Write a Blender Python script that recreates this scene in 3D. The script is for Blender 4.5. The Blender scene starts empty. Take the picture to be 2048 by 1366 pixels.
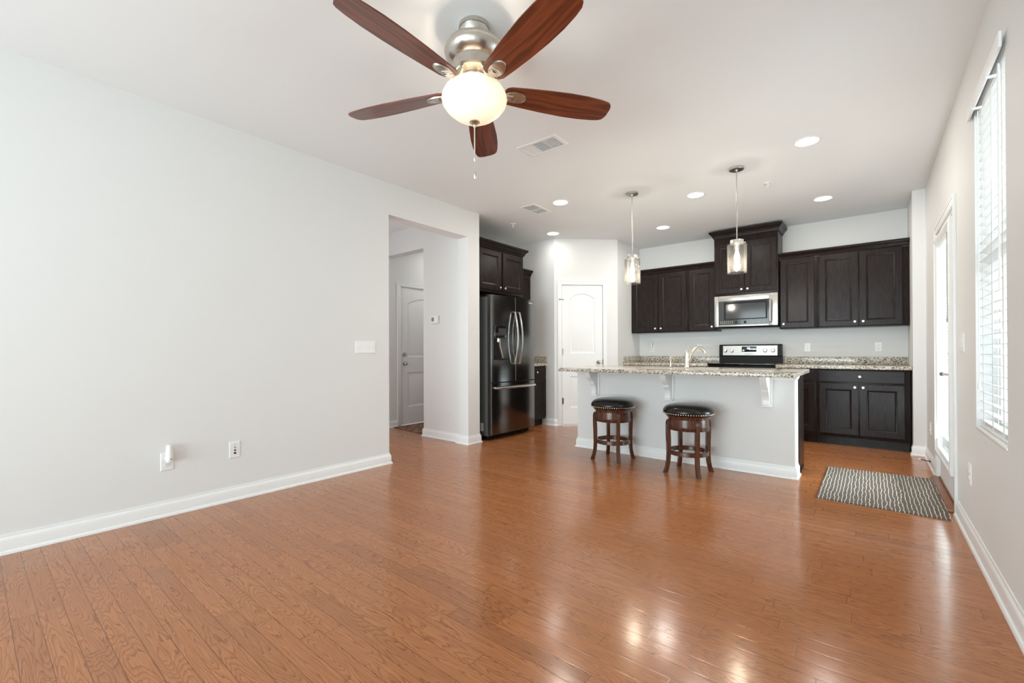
import bpy, bmesh, math, random
from mathutils import Vector, Matrix
random.seed(7)
S = bpy.context.scene
COL = S.collection
PI = math.pi

# ------------------------------------------------------------------ camera
YAW, PITCH, ROLL = -0.6801, 0.0036, -0.0034
fw = Vector((math.sin(YAW)*math.cos(PITCH), math.cos(YAW)*math.cos(PITCH), math.sin(PITCH)))
rt = Vector((math.cos(YAW), -math.sin(YAW), 0)); up = rt.cross(fw)
r2 = rt*math.cos(ROLL)+up*math.sin(ROLL); u2 = -rt*math.sin(ROLL)+up*math.cos(ROLL)
cd = bpy.data.cameras.new('camera'); cam = bpy.data.objects.new('camera', cd); COL.objects.link(cam)
M = Matrix((r2, u2, -fw)).transposed().to_4x4(); M.translation = (3.653, 0, 1.0878)
cam.matrix_world = M
cd.sensor_width = 36; cd.lens = 886.38/2048*36; cd.shift_y = 16.79/2048; cd.clip_start = 0.02
S.camera = cam

# ------------------------------------------------------------------ exposure, sky, daylight and added fill lamps
S.view_settings.view_transform = 'Standard'; S.view_settings.look = 'None'
S.view_settings.gamma = 1.0; S.view_settings.use_curve_mapping = False
S.view_settings.exposure = 0.07
W_ = bpy.data.worlds.new('sky'); S.world = W_; W_.use_nodes = True
bg = W_.node_tree.nodes['Background']; bg.inputs[0].default_value = (0.93, 0.96, 1.0, 1); bg.inputs[1].default_value = 1.0

def area(name, loc, rot, sx, sy, power, color=(1, 1, 1)):
    l = bpy.data.lights.new(name, 'AREA'); l.shape = 'RECTANGLE'; l.size = sx; l.size_y = sy; l.energy = power; l.color = color
    o = bpy.data.objects.new(name, l); COL.objects.link(o); o.location = loc; o.rotation_euler = rot
    return o
def bulb_light(name, loc, power, color, r=0.03):
    l = bpy.data.lights.new(name, 'POINT'); l.energy = power; l.color = color; l.shadow_soft_size = r
    o = bpy.data.objects.new(name, l); COL.objects.link(o); o.location = loc
    return o
DAY = (0.86, 0.985, 1.06)
area('fill_rear_glazing', (2.05, -3.3, 1.35), (PI/2, 0, 0), 3.5, 2.1, 42, DAY).data.spread = math.radians(95)  # added fill lamp behind the camera, narrowed towards the kitchen
area('ceiling_fill_rear', (2.05, -3.7, 0.8), (PI/2+0.75, 0, 0), 3.5, 1.6, 158, DAY)  # added lamp tilted upward to brighten the ceiling from the rear
area('fill_near_window', (4.40, -1.45, 1.5), (0, PI/2, 0), 1.7, 1.1, 8, DAY)  # added fill lamp outside the unseen side window, aimed at the left wall
area('ceiling_fill_near_window', (4.60, -1.45, 1.0), (0, PI/2+0.85, 0), 1.5, 1.1, 34, DAY)  # second added lamp at that window, tilted up for more ceiling light
area('daylight_side_window', (4.42, 3.09, 1.55), (0, PI/2, 0), 1.7, 0.7, 17, DAY)
area('ceiling_fill_door', (4.45, 4.67, 0.9), (0, PI/2+0.6, 0), 1.5, 0.75, 112, DAY)  # added uplight outside the patio door, lifts the kitchen ceiling
area('hallway_fill', (-0.95, 1.62, 1.5), (PI/2, 0, 0), 1.2, 1.8, 15, (0.97, 0.985, 1.0))  # added fill lamp inside the hall
area('hall_passage_fill', (-1.2, 4.75, 2.70), (0, 0, 0), 0.3, 0.3, 5, (0.98, 0.98, 0.97))  # added lamp without a fixture, brightens the passage by the hall door

# ------------------------------------------------------------------ node helpers and materials
def new_mat(name):
    m = bpy.data.materials.new(name); m.use_nodes = True
    nt = m.node_tree; nt.nodes.clear()
    out = nt.nodes.new('ShaderNodeOutputMaterial')
    return m, nt, out
def N(nt, kind, **kw):
    n = nt.nodes.new('ShaderNode'+kind)
    for k, v in kw.items():
        if k.startswith('i_'):
            key = k[2:]; key = int(key) if key.isdigit() else key.replace('_', ' ')
            if hasattr(v, 'is_linked') or hasattr(v, 'links'): nt.links.new(v, n.inputs[key])
            else: n.inputs[key].default_value = v
        else: setattr(n, k, v)
    return n
def MATH(nt, op, a, b=None, c=None):
    n = nt.nodes.new('ShaderNodeMath'); n.operation = op
    for i, v in enumerate((a, b, c)):
        if v is None: continue
        if hasattr(v, 'links'): nt.links.new(v, n.inputs[i])
        else: n.inputs[i].default_value = v
    return n.outputs[0]
def MIX(nt, f, a, b, blend='MIX'):
    n = nt.nodes.new('ShaderNodeMix'); n.data_type = 'RGBA'; n.blend_type = blend
    for i, v in ((0, f), (6, a), (7, b)):
        if hasattr(v, 'links'): nt.links.new(v, n.inputs[i])
        elif i == 0: n.inputs[0].default_value = v
        else: n.inputs[i].default_value = (*v, 1) if len(v) == 3 else v
    return n.outputs[2]
def RAMP(nt, f, stops):
    n = nt.nodes.new('ShaderNodeValToRGB'); nt.links.new(f, n.inputs[0])
    e = n.color_ramp.elements
    while len(e) < len(stops): e.new(0.5)
    for k, (p, c) in enumerate(stops):
        e[k].position = p; e[k].color = (*c, 1)
    return n.outputs[0]
def BSDF(nt, out, **kw):
    b = N(nt, 'BsdfPrincipled', **kw); nt.links.new(b.outputs[0], out.inputs[0]); return b
def plain(name, col, rough=0.5, metal=0.0, spec=0.5, coat=0.0, noise=0.0, scale=30, bump=0.0):
    m, nt, out = new_mat(name)
    b = BSDF(nt, out, i_Roughness=rough, i_Metallic=metal)
    b.inputs['Specular IOR Level'].default_value = spec; b.inputs['Coat Weight'].default_value = coat
    tc = N(nt, 'TexCoord'); nz = N(nt, 'TexNoise', i_Vector=tc.outputs['Object'], i_Scale=scale, i_Detail=3.0)
    lo = tuple(c*(1-noise) for c in col); hi = tuple(min(1, c*(1+noise)) for c in col)
    nt.links.new(RAMP(nt, nz.outputs[0], [(0.3, lo), (0.7, hi)]), b.inputs['Base Color'])
    if bump:
        bp = N(nt, 'Bump', i_Strength=bump, i_Distance=0.002, i_Height=nz.outputs[0]); nt.links.new(bp.outputs[0], b.inputs['Normal'])
    return m

MT = {}
MT['wall'] = plain('wall_paint', (0.77, 0.768, 0.757), 0.55, spec=0.25, noise=0.006, scale=220, bump=0.03)
MT['ceiling'] = plain('ceiling_paint', (0.855, 0.868, 0.875), 0.8, spec=0.2, noise=0.006, scale=220)
MT['trim'] = plain('trim_white', (0.86, 0.86, 0.85), 0.32, noise=0.004)
MT['island'] = plain('island_paint', (0.75, 0.745, 0.735), 0.45, spec=0.3, noise=0.005)
MT['plastic'] = plain('white_plastic', (0.86, 0.855, 0.84), 0.3, noise=0.004)
MT['dark'] = plain('dark_slot', (0.02, 0.02, 0.02), 0.6)
MT['greyslot'] = plain('grey_detail', (0.3, 0.3, 0.29), 0.5)
MT['nickel'] = plain('brushed_nickel', (0.58, 0.55, 0.50), 0.28, metal=1.0, noise=0.05, scale=60)
MT['knob'] = plain('satin_nickel_knob', (0.78, 0.76, 0.73), 0.3, metal=1.0)
MT['chrome'] = plain('faucet_nickel', (0.80, 0.73, 0.64), 0.2, metal=1.0)
MT['bronze'] = plain('dark_bronze', (0.10, 0.085, 0.07), 0.35, metal=0.8)
MT['black'] = plain('black_plastic', (0.010, 0.010, 0.010), 0.35, spec=0.15)
MT['cooktop'] = plain('cooktop_glass', (0.006, 0.006, 0.007), 0.04, spec=0.3)
MT['blackgloss'] = plain('black_glass', (0.008, 0.008, 0.009), 0.06, spec=0.6, coat=0.5)
MT['mwglass'] = plain('microwave_glass', (0.045, 0.045, 0.047), 0.08, spec=0.6)
MT['leather'] = plain('black_leather', (0.012, 0.011, 0.011), 0.20, spec=0.4, noise=0.3, scale=180, bump=0.15)
MT['fridgeside'] = plain('fridge_side', (0.13, 0.135, 0.133), 0.45, metal=0.3)
MT['sticker'] = plain('pale_sticker', (0.75, 0.75, 0.73), 0.5, noise=0.15, scale=90)
MT['blind'] = plain('blind_white', (0.88, 0.88, 0.87), 0.4)
MT['vinyl'] = plain('window_vinyl', (0.88, 0.88, 0.88), 0.35)
MT['tack'] = plain('brass_nail', (0.85, 0.72, 0.55), 0.25, metal=1.0)
MT['display'] = plain('lcd_grey', (0.22, 0.24, 0.23), 0.3)
MT['concrete'] = plain('patio_concrete', (0.55, 0.54, 0.52), 0.8, noise=0.1, scale=4)

def brushed(name, col, rough, axis=0, contrast=0.25, metal=1.0):
    m, nt, out = new_mat(name)
    b = BSDF(nt, out, i_Roughness=rough, i_Metallic=metal)
    tc = N(nt, 'TexCoord'); mp = N(nt, 'Mapping', i_Vector=tc.outputs['Object'])
    sc = [400, 400, 400]; sc[axis] = 3; mp.inputs['Scale'].default_value = sc
    nz = N(nt, 'TexNoise', i_Vector=mp.outputs[0], i_Scale=1.0, i_Detail=2.0)
    nt.links.new(RAMP(nt, nz.outputs[0], [(0.3, tuple(c*(1-contrast*.4) for c in col)), (0.7, tuple(c*(1+contrast*.3) for c in col))]), b.inputs['Base Color'])
    r = MATH(nt, 'MULTIPLY_ADD', nz.outputs[0], 0.08, rough-0.04); nt.links.new(r, b.inputs['Roughness'])
    return m
MT['steel'] = brushed('stainless_steel', (0.38, 0.36, 0.34), 0.30, 0)
MT['blacksteel'] = brushed('black_stainless', (0.21, 0.205, 0.20), 0.15, 2, 0.3)
MT['handlesteel'] = brushed('handle_steel', (0.62, 0.61, 0.60), 0.2, 2)

def wood(name, c_dark, c_light, rough=0.35, axis=0, scale=1.0, coat=0.0, spec=0.5, rings=9.0):
    m, nt, out = new_mat(name)
    b = BSDF(nt, out, i_Roughness=rough); b.inputs['Coat Weight'].default_value = coat; b.inputs['Coat Roughness'].default_value = 0.12
    b.inputs['Specular IOR Level'].default_value = spec
    tc = N(nt, 'TexCoord'); mp = N(nt, 'Mapping', i_Vector=tc.outputs['Object'])
    sc = [14*scale]*3; sc[axis] = 1.6*scale; mp.inputs['Scale'].default_value = sc
    nz = N(nt, 'TexNoise', i_Vector=mp.outputs[0], i_Scale=1.0, i_Detail=2.0, i_Roughness=0.4)
    s = MATH(nt, 'SINE', MATH(nt, 'MULTIPLY', nz.outputs[0], rings*2*PI))
    mp2 = N(nt, 'Mapping', i_Vector=tc.outputs['Object']); sc = [220*scale]*3; sc[axis] = 5*scale; mp2.inputs['Scale'].default_value = sc
    n2 = N(nt, 'TexNoise', i_Vector=mp2.outputs[0], i_Scale=1.0, i_Detail=3.0)
    f = MATH(nt, 'MULTIPLY_ADD', s, 0.22, MATH(nt, 'MULTIPLY_ADD', n2.outputs[0], 0.6, 0.2))
    nt.links.new(RAMP(nt, f, [(0.15, c_dark), (0.85, c_light)]), b.inputs['Base Color'])
    return m
MT['espresso'] = wood('espresso_wood', (0.0135, 0.0085, 0.0075), (0.024, 0.0165, 0.0145), 0.27, 2, spec=0.17)
MT['espresso_h'] = wood('espresso_wood_horizontal', (0.0135, 0.0085, 0.0075), (0.024, 0.0165, 0.0145), 0.27, 0, spec=0.17)
MT['blade'] = wood('fan_blade_walnut', (0.085, 0.019, 0.0075), (0.23, 0.054, 0.020), 0.3, 0, coat=0.3, rings=6)
MT['stool'] = wood('stool_cherry', (0.042, 0.011, 0.005), (0.115, 0.034, 0.013), 0.25, 2, 1.4, coat=0.4, rings=4)
MT['threshold'] = wood('oak_threshold', (0.16, 0.055, 0.02), (0.30, 0.115, 0.045), 0.3, 1)

def floor_mat():
    m, nt, out = new_mat('oak_plank_floor')
    b = BSDF(nt, out); b.inputs['Specular IOR Level'].default_value = 0.38
    g = N(nt, 'NewGeometry'); sp = N(nt, 'SeparateXYZ', i_Vector=g.outputs['Position'])
    x, y = sp.outputs[0], sp.outputs[1]
    PW = 0.0755
    v = MATH(nt, 'DIVIDE', MATH(nt, 'SUBTRACT', y, 0.1185), PW)
    row = MATH(nt, 'FLOOR', v); fy = MATH(nt, 'FRACT', v)
    wn = N(nt, 'TexWhiteNoise', noise_dimensions='1D'); nt.links.new(row, wn.inputs['W'])
    wn2 = N(nt, 'TexWhiteNoise', noise_dimensions='1D'); nt.links.new(MATH(nt, 'ADD', row, 71.3), wn2.inputs['W'])
    plen = MATH(nt, 'MULTIPLY_ADD', wn2.outputs[0], 0.7, 0.55)
    uu = MATH(nt, 'DIVIDE', MATH(nt, 'MULTIPLY_ADD', wn.outputs[0], 9.0, MATH(nt, 'ADD', x, 20.0)), plen)
    idx = MATH(nt, 'FLOOR', uu); fx = MATH(nt, 'FRACT', uu)
    cid = N(nt, 'CombineXYZ', i_X=row, i_Y=idx)
    wr = N(nt, 'TexWhiteNoise', noise_dimensions='3D', i_Vector=cid.outputs[0])
    rs = N(nt, 'SeparateColor', i_Color=wr.outputs['Color'])
    # cathedral figure: contour lines of a stretched noise, reseeded plank by plank
    gx = MATH(nt, 'MULTIPLY_ADD', rs.outputs[0], 57.0, MATH(nt, 'MULTIPLY', x, 1.7))
    gy = MATH(nt, 'MULTIPLY_ADD', rs.outputs[1], 31.0, MATH(nt, 'MULTIPLY', y, 13.0))
    gv = N(nt, 'CombineXYZ', i_X=gx, i_Y=gy, i_Z=MATH(nt, 'MULTIPLY', rs.outputs[2], 17.0))
    nz = N(nt, 'TexNoise', i_Vector=gv.outputs[0], i_Scale=1.0, i_Detail=1.5, i_Roughness=0.35)
    nzf = N(nt, 'TexNoise', i_Vector=gv.outputs[0], i_Scale=9.0, i_Detail=2.0)
    ph = MATH(nt, 'MULTIPLY_ADD', nzf.outputs[0], 0.9, MATH(nt, 'MULTIPLY', nz.outputs[0], 26.0))
    saw = MATH(nt, 'FRACT', ph)
    line = MATH(nt, 'POWER', saw, 3.0)
    px = N(nt, 'CombineXYZ', i_X=MATH(nt, 'MULTIPLY_ADD', rs.outputs[2], 40.0, MATH(nt, 'MULTIPLY', x, 9.0)), i_Y=MATH(nt, 'MULTIPLY', y, 420.0))
    pore = N(nt, 'TexNoise', i_Vector=px.outputs[0], i_Scale=1.0, i_Detail=2.0)
    sx_ = N(nt, 'CombineXYZ', i_X=MATH(nt, 'MULTIPLY_ADD', rs.outputs[1], 23.0, MATH(nt, 'MULTIPLY', x, 2.6)), i_Y=MATH(nt, 'MULTIPLY', y, 120.0))
    streak = N(nt, 'TexNoise', i_Vector=sx_.outputs[0], i_Scale=1.0, i_Detail=2.0, i_Roughness=0.55)
    line = MATH(nt, 'MAXIMUM', line, MATH(nt, 'MULTIPLY', MATH(nt, 'MINIMUM', MATH(nt, 'MAXIMUM', MATH(nt, 'MULTIPLY', MATH(nt, 'SUBTRACT', streak.outputs[0], 0.54), 9.0), 0.0), 1.0), 0.52))
    f = MATH(nt, 'MULTIPLY_ADD', line, -0.50, MATH(nt, 'MULTIPLY_ADD', pore.outputs[0], 0.75, 0.36))
    base = RAMP(nt, f, [(0.15, (0.19, 0.060, 0.019)), (0.52, (0.395, 0.146, 0.052)), (0.9, (0.50, 0.200, 0.077))])
    tint = RAMP(nt, rs.outputs[0], [(0.0, (0.83, 0.83, 0.84)), (0.10, (0.94, 0.94, 0.94)), (0.8, (1.01, 1.01, 1.0)), (1.0, (1.05, 1.06, 1.08))])
    colr = MIX(nt, 1.0, base, tint, 'MULTIPLY')
    ey = MATH(nt, 'MULTIPLY', MATH(nt, 'MINIMUM', fy, MATH(nt, 'SUBTRACT', 1.0, fy)), PW)
    ex = MATH(nt, 'MULTIPLY', MATH(nt, 'MINIMUM', fx, MATH(nt, 'SUBTRACT', 1.0, fx)), plen)
    ed = MATH(nt, 'MINIMUM', ex, ey)
    seam = MATH(nt, 'LESS_THAN', ed, 0.0011)
    colr = MIX(nt, MATH(nt, 'MULTIPLY', seam, 0.68), colr, (0.07, 0.025, 0.012))
    nt.links.new(colr, b.inputs['Base Color'])
    nt.links.new(MATH(nt, 'MULTIPLY_ADD', line, 0.05, 0.17), b.inputs['Roughness'])
    b.inputs['Coat Weight'].default_value = 0.15; b.inputs['Coat Roughness'].default_value = 0.13
    crown = MATH(nt, 'MINIMUM', MATH(nt, 'DIVIDE', ed, 0.004), 1.0)
    bp = N(nt, 'Bump', i_Strength=0.25, i_Distance=0.0006, i_Height=MATH(nt, 'MULTIPLY_ADD', line, -0.15, crown))
    nt.links.new(bp.outputs[0], b.inputs['Normal'])
    return m
MT['floor'] = floor_mat()

def granite():
    m, nt, out = new_mat('speckled_granite')
    b = BSDF(nt, out, i_Roughness=0.13); b.inputs['Specular IOR Level'].default_value = 0.5
    tc = N(nt, 'TexCoord')
    n1 = N(nt, 'TexNoise', i_Vector=tc.outputs['Object'], i_Scale=55.0, i_Detail=4.0, i_Roughness=0.65)
    n2 = N(nt, 'TexNoise', i_Vector=tc.outputs['Object'], i_Scale=130.0, i_Detail=2.0)
    vo = N(nt, 'TexVoronoi', i_Vector=tc.outputs['Object'], i_Scale=110.0)
    c = RAMP(nt, n1.outputs[0], [(0.36, (0.10, 0.085, 0.07)), (0.45, (0.33, 0.28, 0.22)), (0.52, (0.62, 0.56, 0.47)), (0.72, (0.74, 0.70, 0.62))])
    sep = N(nt, 'SeparateColor', i_Color=vo.outputs['Color'])
    c = MIX(nt, MATH(nt, 'MULTIPLY', MATH(nt, 'GREATER_THAN', sep.outputs[0], 0.86), 0.85), c, (0.05, 0.045, 0.042))
    c = MIX(nt, MATH(nt, 'MULTIPLY', MATH(nt, 'GREATER_THAN', n2.outputs[0], 0.62), 0.8), c, (0.80, 0.78, 0.73))
    nt.links.new(c, b.inputs['Base Color'])
    return m
MT['granite'] = granite()

def rug_mat():
    m, nt, out = new_mat('striped_rug_weave')
    b = BSDF(nt, out, i_Roughness=0.95); b.inputs['Specular IOR Level'].default_value = 0.1
    tc = N(nt, 'TexCoord'); sp = N(nt, 'SeparateXYZ', i_Vector=tc.outputs['Object'])
    x, y = sp.outputs[0], sp.outputs[1]
    cell = 0.0225
    k0 = MATH(nt, 'FLOOR', MATH(nt, 'DIVIDE', x, cell))
    res = None
    for dk in (-1, 0, 1):
        k = MATH(nt, 'ADD', k0, dk)
        cv = N(nt, 'CombineXYZ', i_X=MATH(nt, 'MULTIPLY', k, 3.71), i_Y=MATH(nt, 'MULTIPLY', y, 9.0))
        nz = N(nt, 'TexNoise', i_Vector=cv.outputs[0], i_Scale=1.0, i_Detail=3.0, i_Roughness=0.6)
        cx = MATH(nt, 'MULTIPLY', MATH(nt, 'ADD', k, MATH(nt, 'MULTIPLY_ADD', nz.outputs[0], 1.5, -0.25)), cell)
        d = MATH(nt, 'ABSOLUTE', MATH(nt, 'SUBTRACT', x, cx))
        wv = N(nt, 'CombineXYZ', i_X=MATH(nt, 'MULTIPLY', k, 9.1), i_Y=MATH(nt, 'MULTIPLY', y, 60.0))
        wz = N(nt, 'TexNoise', i_Vector=wv.outputs[0], i_Scale=1.0, i_Detail=1.0)
        l = MATH(nt, 'LESS_THAN', d, MATH(nt, 'MULTIPLY_ADD', wz.outputs[0], 0.0056, -0.0011))
        res = l if res is None else MATH(nt, 'MAXIMUM', res, l)
    nf = N(nt, 'TexNoise', i_Vector=tc.outputs['Object'], i_Scale=350.0, i_Detail=2.0)
    g = RAMP(nt, nf.outputs[0], [(0.3, (0.095, 0.076, 0.062)), (0.7, (0.20, 0.166, 0.138))])
    nt.links.new(MIX(nt, res, g, (0.78, 0.74, 0.67)), b.inputs['Base Color'])
    bp = N(nt, 'Bump', i_Strength=0.5, i_Distance=0.003, i_Height=MATH(nt, 'MULTIPLY_ADD', res, 0.8, nf.outputs[0])); nt.links.new(bp.outputs[0], b.inputs['Normal'])
    return m
MT['rug'] = rug_mat()

def mat_doormat():
    m, nt, out = new_mat('doormat_weave')
    b = BSDF(nt, out, i_Roughness=0.95)
    tc = N(nt, 'TexCoord'); vo = N(nt, 'TexVoronoi', i_Vector=tc.outputs['Object'], i_Scale=26.0)
    n2 = N(nt, 'TexNoise', i_Vector=tc.outputs['Object'], i_Scale=18.0, i_Detail=4.0)
    c = RAMP(nt, n2.outputs[0], [(0.35, (0.08, 0.03, 0.02)), (0.5, (0.26, 0.13, 0.075)), (0.65, (0.45, 0.33, 0.23))])
    c = MIX(nt, MATH(nt, 'MULTIPLY', vo.outputs['Distance'], 0.7), c, (0.12, 0.045, 0.03))
    nt.links.new(c, b.inputs['Base Color']); return m
MT['doormat'] = mat_doormat()

def thin_glass(name, tint=(1, 1, 1), refl=0.08, rough=0.02, frost=0.0):
    m, nt, out = new_mat(name)
    t = N(nt, 'BsdfTransparent', i_Color=(*tint, 1)); gl = N(nt, 'BsdfGlossy', i_Roughness=rough)
    fr = N(nt, 'LayerWeight', i_Blend=0.25)
    f = MATH(nt, 'MULTIPLY_ADD', fr.outputs['Fresnel'], 0.4, refl)
    mx = N(nt, 'MixShader', i_0=f); nt.links.new(t.outputs[0], mx.inputs[1]); nt.links.new(gl.outputs[0], mx.inputs[2])
    if frost:
        tl = N(nt, 'BsdfTranslucent', i_Color=(1, 0.97, 0.92, 1)); m2 = N(nt, 'MixShader', i_0=frost)
        nt.links.new(mx.outputs[0], m2.inputs[1]); nt.links.new(tl.outputs[0], m2.inputs[2]); mx = m2
    nt.links.new(mx.outputs[0], out.inputs[0]); return m
MT['glass'] = thin_glass('window_glass', (0.97, 0.99, 0.98), 0.03)
MT['shade'] = thin_glass('clear_shade_glass', (0.985, 0.985, 0.975), 0.04, 0.05, 0.009)

def emit(name, col, st):
    m, nt, out = new_mat(name); e = N(nt, 'Emission', i_Color=(*col, 1), i_Strength=st); nt.links.new(e.outputs[0], out.inputs[0]); return m
MT['lens'] = emit('downlight_lens', (1.0, 0.95, 0.88), 6.0)
MT['filament'] = emit('glowing_bulb', (1.0, 0.86, 0.62), 12.0)
MT['fanbulb'] = emit('glowing_fan_bulb', (1.0, 0.86, 0.62), 2.5)
MT['digits'] = emit('clock_digits', (0.75, 0.9, 1.0), 2.5)
def bowl_mat():
    m, nt, out = new_mat('alabaster_glass_lit')
    tr = N(nt, 'BsdfTranslucent', i_Color=(1.0, 0.86, 0.64, 1)); df = N(nt, 'BsdfPrincipled', i_Roughness=0.25)
    df.inputs['Base Color'].default_value = (0.9, 0.82, 0.72, 1)
    tc = N(nt, 'TexCoord'); nz = N(nt, 'TexNoise', i_Vector=tc.outputs['Object'], i_Scale=14.0, i_Detail=4.0, i_Distortion=1.5)
    mx = N(nt, 'MixShader', i_0=0.978); nt.links.new(tr.outputs[0], mx.inputs[1]); nt.links.new(df.outputs[0], mx.inputs[2])
    em = N(nt, 'Emission', i_Color=(1.0, 0.74, 0.50, 1)); nt.links.new(MATH(nt, 'MULTIPLY_ADD', nz.outputs[0], 0.16, 0.30), em.inputs[1])
    ad = N(nt, 'AddShader'); nt.links.new(mx.outputs[0], ad.inputs[0]); nt.links.new(em.outputs[0], ad.inputs[1])
    nt.links.new(ad.outputs[0], out.inputs[0]); return m
MT['bowl'] = bowl_mat()

# ------------------------------------------------------------------ mesh helpers
class MB:
    def __init__(s): s.v = []; s.f = []; s.mi = 0
    def add(s, vs, fs, mi=None):
        o = len(s.v); s.v += [tuple(p) for p in vs]; mi = s.mi if mi is None else mi
        s.f += [(tuple(i+o for i in f), mi) for f in fs]; return s
    def box(s, x0, y0, z0, x1, y1, z1, b=0.0, mi=None):
        x0, x1 = min(x0, x1), max(x0, x1); y0, y1 = min(y0, y1), max(y0, y1); z0, z1 = min(z0, z1), max(z0, z1)
        b = min(b, (x1-x0)*.45, (y1-y0)*.45, (z1-z0)*.45)
        if b <= 0:
            vs = [(x, y, z) for z in (z0, z1) for y in (y0, y1) for x in (x0, x1)]
            return s.add(vs, [(0, 2, 3, 1), (4, 5, 7, 6), (0, 1, 5, 4), (2, 6, 7, 3), (0, 4, 6, 2), (1, 3, 7, 5)], mi)
        bm = bmesh.new(); bmesh.ops.create_cube(bm, size=1)
        for v in bm.verts:
            v.co = ((x0+x1)/2+v.co.x*(x1-x0), (y0+y1)/2+v.co.y*(y1-y0), (z0+z1)/2+v.co.z*(z1-z0))
        bmesh.ops.bevel(bm, geom=bm.edges[:], offset=b, segments=2, profile=0.6, affect='EDGES')
        bm.verts.index_update()
        s.add([v.co[:] for v in bm.verts], [[v.index for v in f.verts] for f in bm.faces], mi); bm.free(); return s
    def prism(s, poly, a0, a1, axis='z', mi=None):
        n = len(poly)
        def P(p, a):
            return (p[0], p[1], a) if axis == 'z' else ((p[0], a, p[1]) if axis == 'y' else (a, p[0], p[1]))
        vs = [P(p, a0) for p in poly]+[P(p, a1) for p in poly]
        fs = [tuple(range(n))[::-1], tuple(range(n, 2*n))]+[(i, (i+1) % n, n+(i+1) % n, n+i) for i in range(n)]
        return s.add(vs, fs, mi)
    def lathe(s, prof, c=(0, 0, 0), seg=32, axis='z', mi=None, cap=True):
        vs = []; fs = []
        def P(r, h, a):
            p, q = r*math.cos(a), r*math.sin(a)
            if axis == 'z': return (c[0]+p, c[1]+q, c[2]+h)
            if axis == 'y': return (c[0]+p, c[1]+h, c[2]+q)
            return (c[0]+h, c[1]+p, c[2]+q)
        for r, h in prof:
            for k in range(seg): vs.append(P(max(r, 1e-5), h, 2*PI*k/seg))
        for i in range(len(prof)-1):
            for k in range(seg):
                a, b = i*seg+k, i*seg+(k+1) % seg
                fs.append((a, b, b+seg, a+seg))
        if cap:
            fs.append(tuple(range(seg))[::-1]); o = (len(prof)-1)*seg; fs.append(tuple(range(o, o+seg)))
        return s.add(vs, fs, mi)
    def tube(s, pts, r, seg=10, mi=None, flat=1.0):
        pts = [Vector(p) for p in pts]; vs = []; fs = []; n = len(pts)
        rr = r if isinstance(r, (list, tuple)) else [r]*n
        t0 = (pts[1]-pts[0]).normalized(); ref = Vector((0, 0, 1)) if abs(t0.z) < .9 else Vector((1, 0, 0))
        a = t0.cross(ref).normalized()
        for i, p in enumerate(pts):
            t = (pts[min(i+1, n-1)]-pts[max(i-1, 0)]).normalized()
            a = (a-t*a.dot(t)).normalized(); b = t.cross(a)
            for k in range(seg):
                an = 2*PI*k/seg; vs.append(tuple(p+a*(rr[i]*math.cos(an))+b*(rr[i]*flat*math.sin(an))))
        for i in range(n-1):
            for k in range(seg):
                q, w = i*seg+k, i*seg+(k+1) % seg; fs.append((q, w, w+seg, q+seg))
        fs.append(tuple(range(seg))[::-1]); fs.append(tuple(range((n-1)*seg, n*seg)))
        return s.add(vs, fs, mi)
    def sweep(s, path, prof, mi=None):
        """profile (out, z) carried along an xy path with mitred corners; out is to the right of travel"""
        n = len(path); m = len(prof); dirs = []
        for i in range(n):
            ns = []
            for j in (i-1, i):
                if 0 <= j < n-1:
                    dx, dy = path[j+1][0]-path[j][0], path[j+1][1]-path[j][1]; L = math.hypot(dx, dy); ns.append((dy/L, -dx/L))
            if len(ns) == 1: dirs.append(ns[0])
            else:
                sx, sy = ns[0][0]+ns[1][0], ns[0][1]+ns[1][1]; k = 2/(sx*sx+sy*sy); dirs.append((sx*k, sy*k))
        vs = [(p[0]+d[0]*o, p[1]+d[1]*o, z) for p, d in zip(path, dirs) for o, z in prof]; fs = []
        for i in range(n-1):
            for k in range(m):
                a, b = i*m+k, i*m+(k+1) % m; fs.append((a, a+m, b+m, b))
        fs.append(tuple(range(m))); fs.append(tuple(range((n-1)*m, n*m))[::-1])
        return s.add(vs, fs, mi)
    def rings(s, loops, mi=None, cap=True):
        m = len(loops[0]); vs = [p for l in loops for p in l]; fs = []
        for i in range(len(loops)-1):
            for k in range(m):
                a, b = i*m+k, i*m+(k+1) % m; fs.append((a, b, b+m, a+m))
        if cap: fs.append(tuple(range((len(loops)-1)*m, len(loops)*m)))
        return s.add(vs, fs, mi)
    def xf(s, mat):
        s.v = [tuple(mat @ Vector(p)) for p in s.v]; return s

OFF = {}
def finish(name, mb, mats, off=(0, 0, 0), fixn=True):
    me = bpy.data.meshes.new(name)
    me.from_pydata([(p[0]-off[0], p[1]-off[1], p[2]-off[2]) for p in mb.v], [], [f for f, _ in mb.f])
    mats = mats if isinstance(mats, (list, tuple)) else [mats]
    for m in mats: me.materials.append(MT[m] if isinstance(m, str) else m)
    for p, (_, mi) in zip(me.polygons, mb.f): p.material_index = mi
    if fixn:
        bm = bmesh.new(); bm.from_mesh(me); bmesh.ops.recalc_face_normals(bm, faces=bm.faces[:]); bm.to_mesh(me); bm.free()
    me.shade_smooth(); me.set_sharp_from_angle(angle=math.radians(27))
    return me
def thing(name, label, cat, loc=(0, 0, 0), rz=0.0, group=None, local=False):
    o = bpy.data.objects.new(name, None); COL.objects.link(o); o.location = loc; o.rotation_euler = (0, 0, rz); o.empty_display_size = 0.05
    o['label'] = label; o['category'] = cat
    if group: o['group'] = group
    OFF[o.name] = (0, 0, 0) if local else tuple(loc)
    return o
def top(o):
    while o.parent: o = o.parent
    return o
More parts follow.
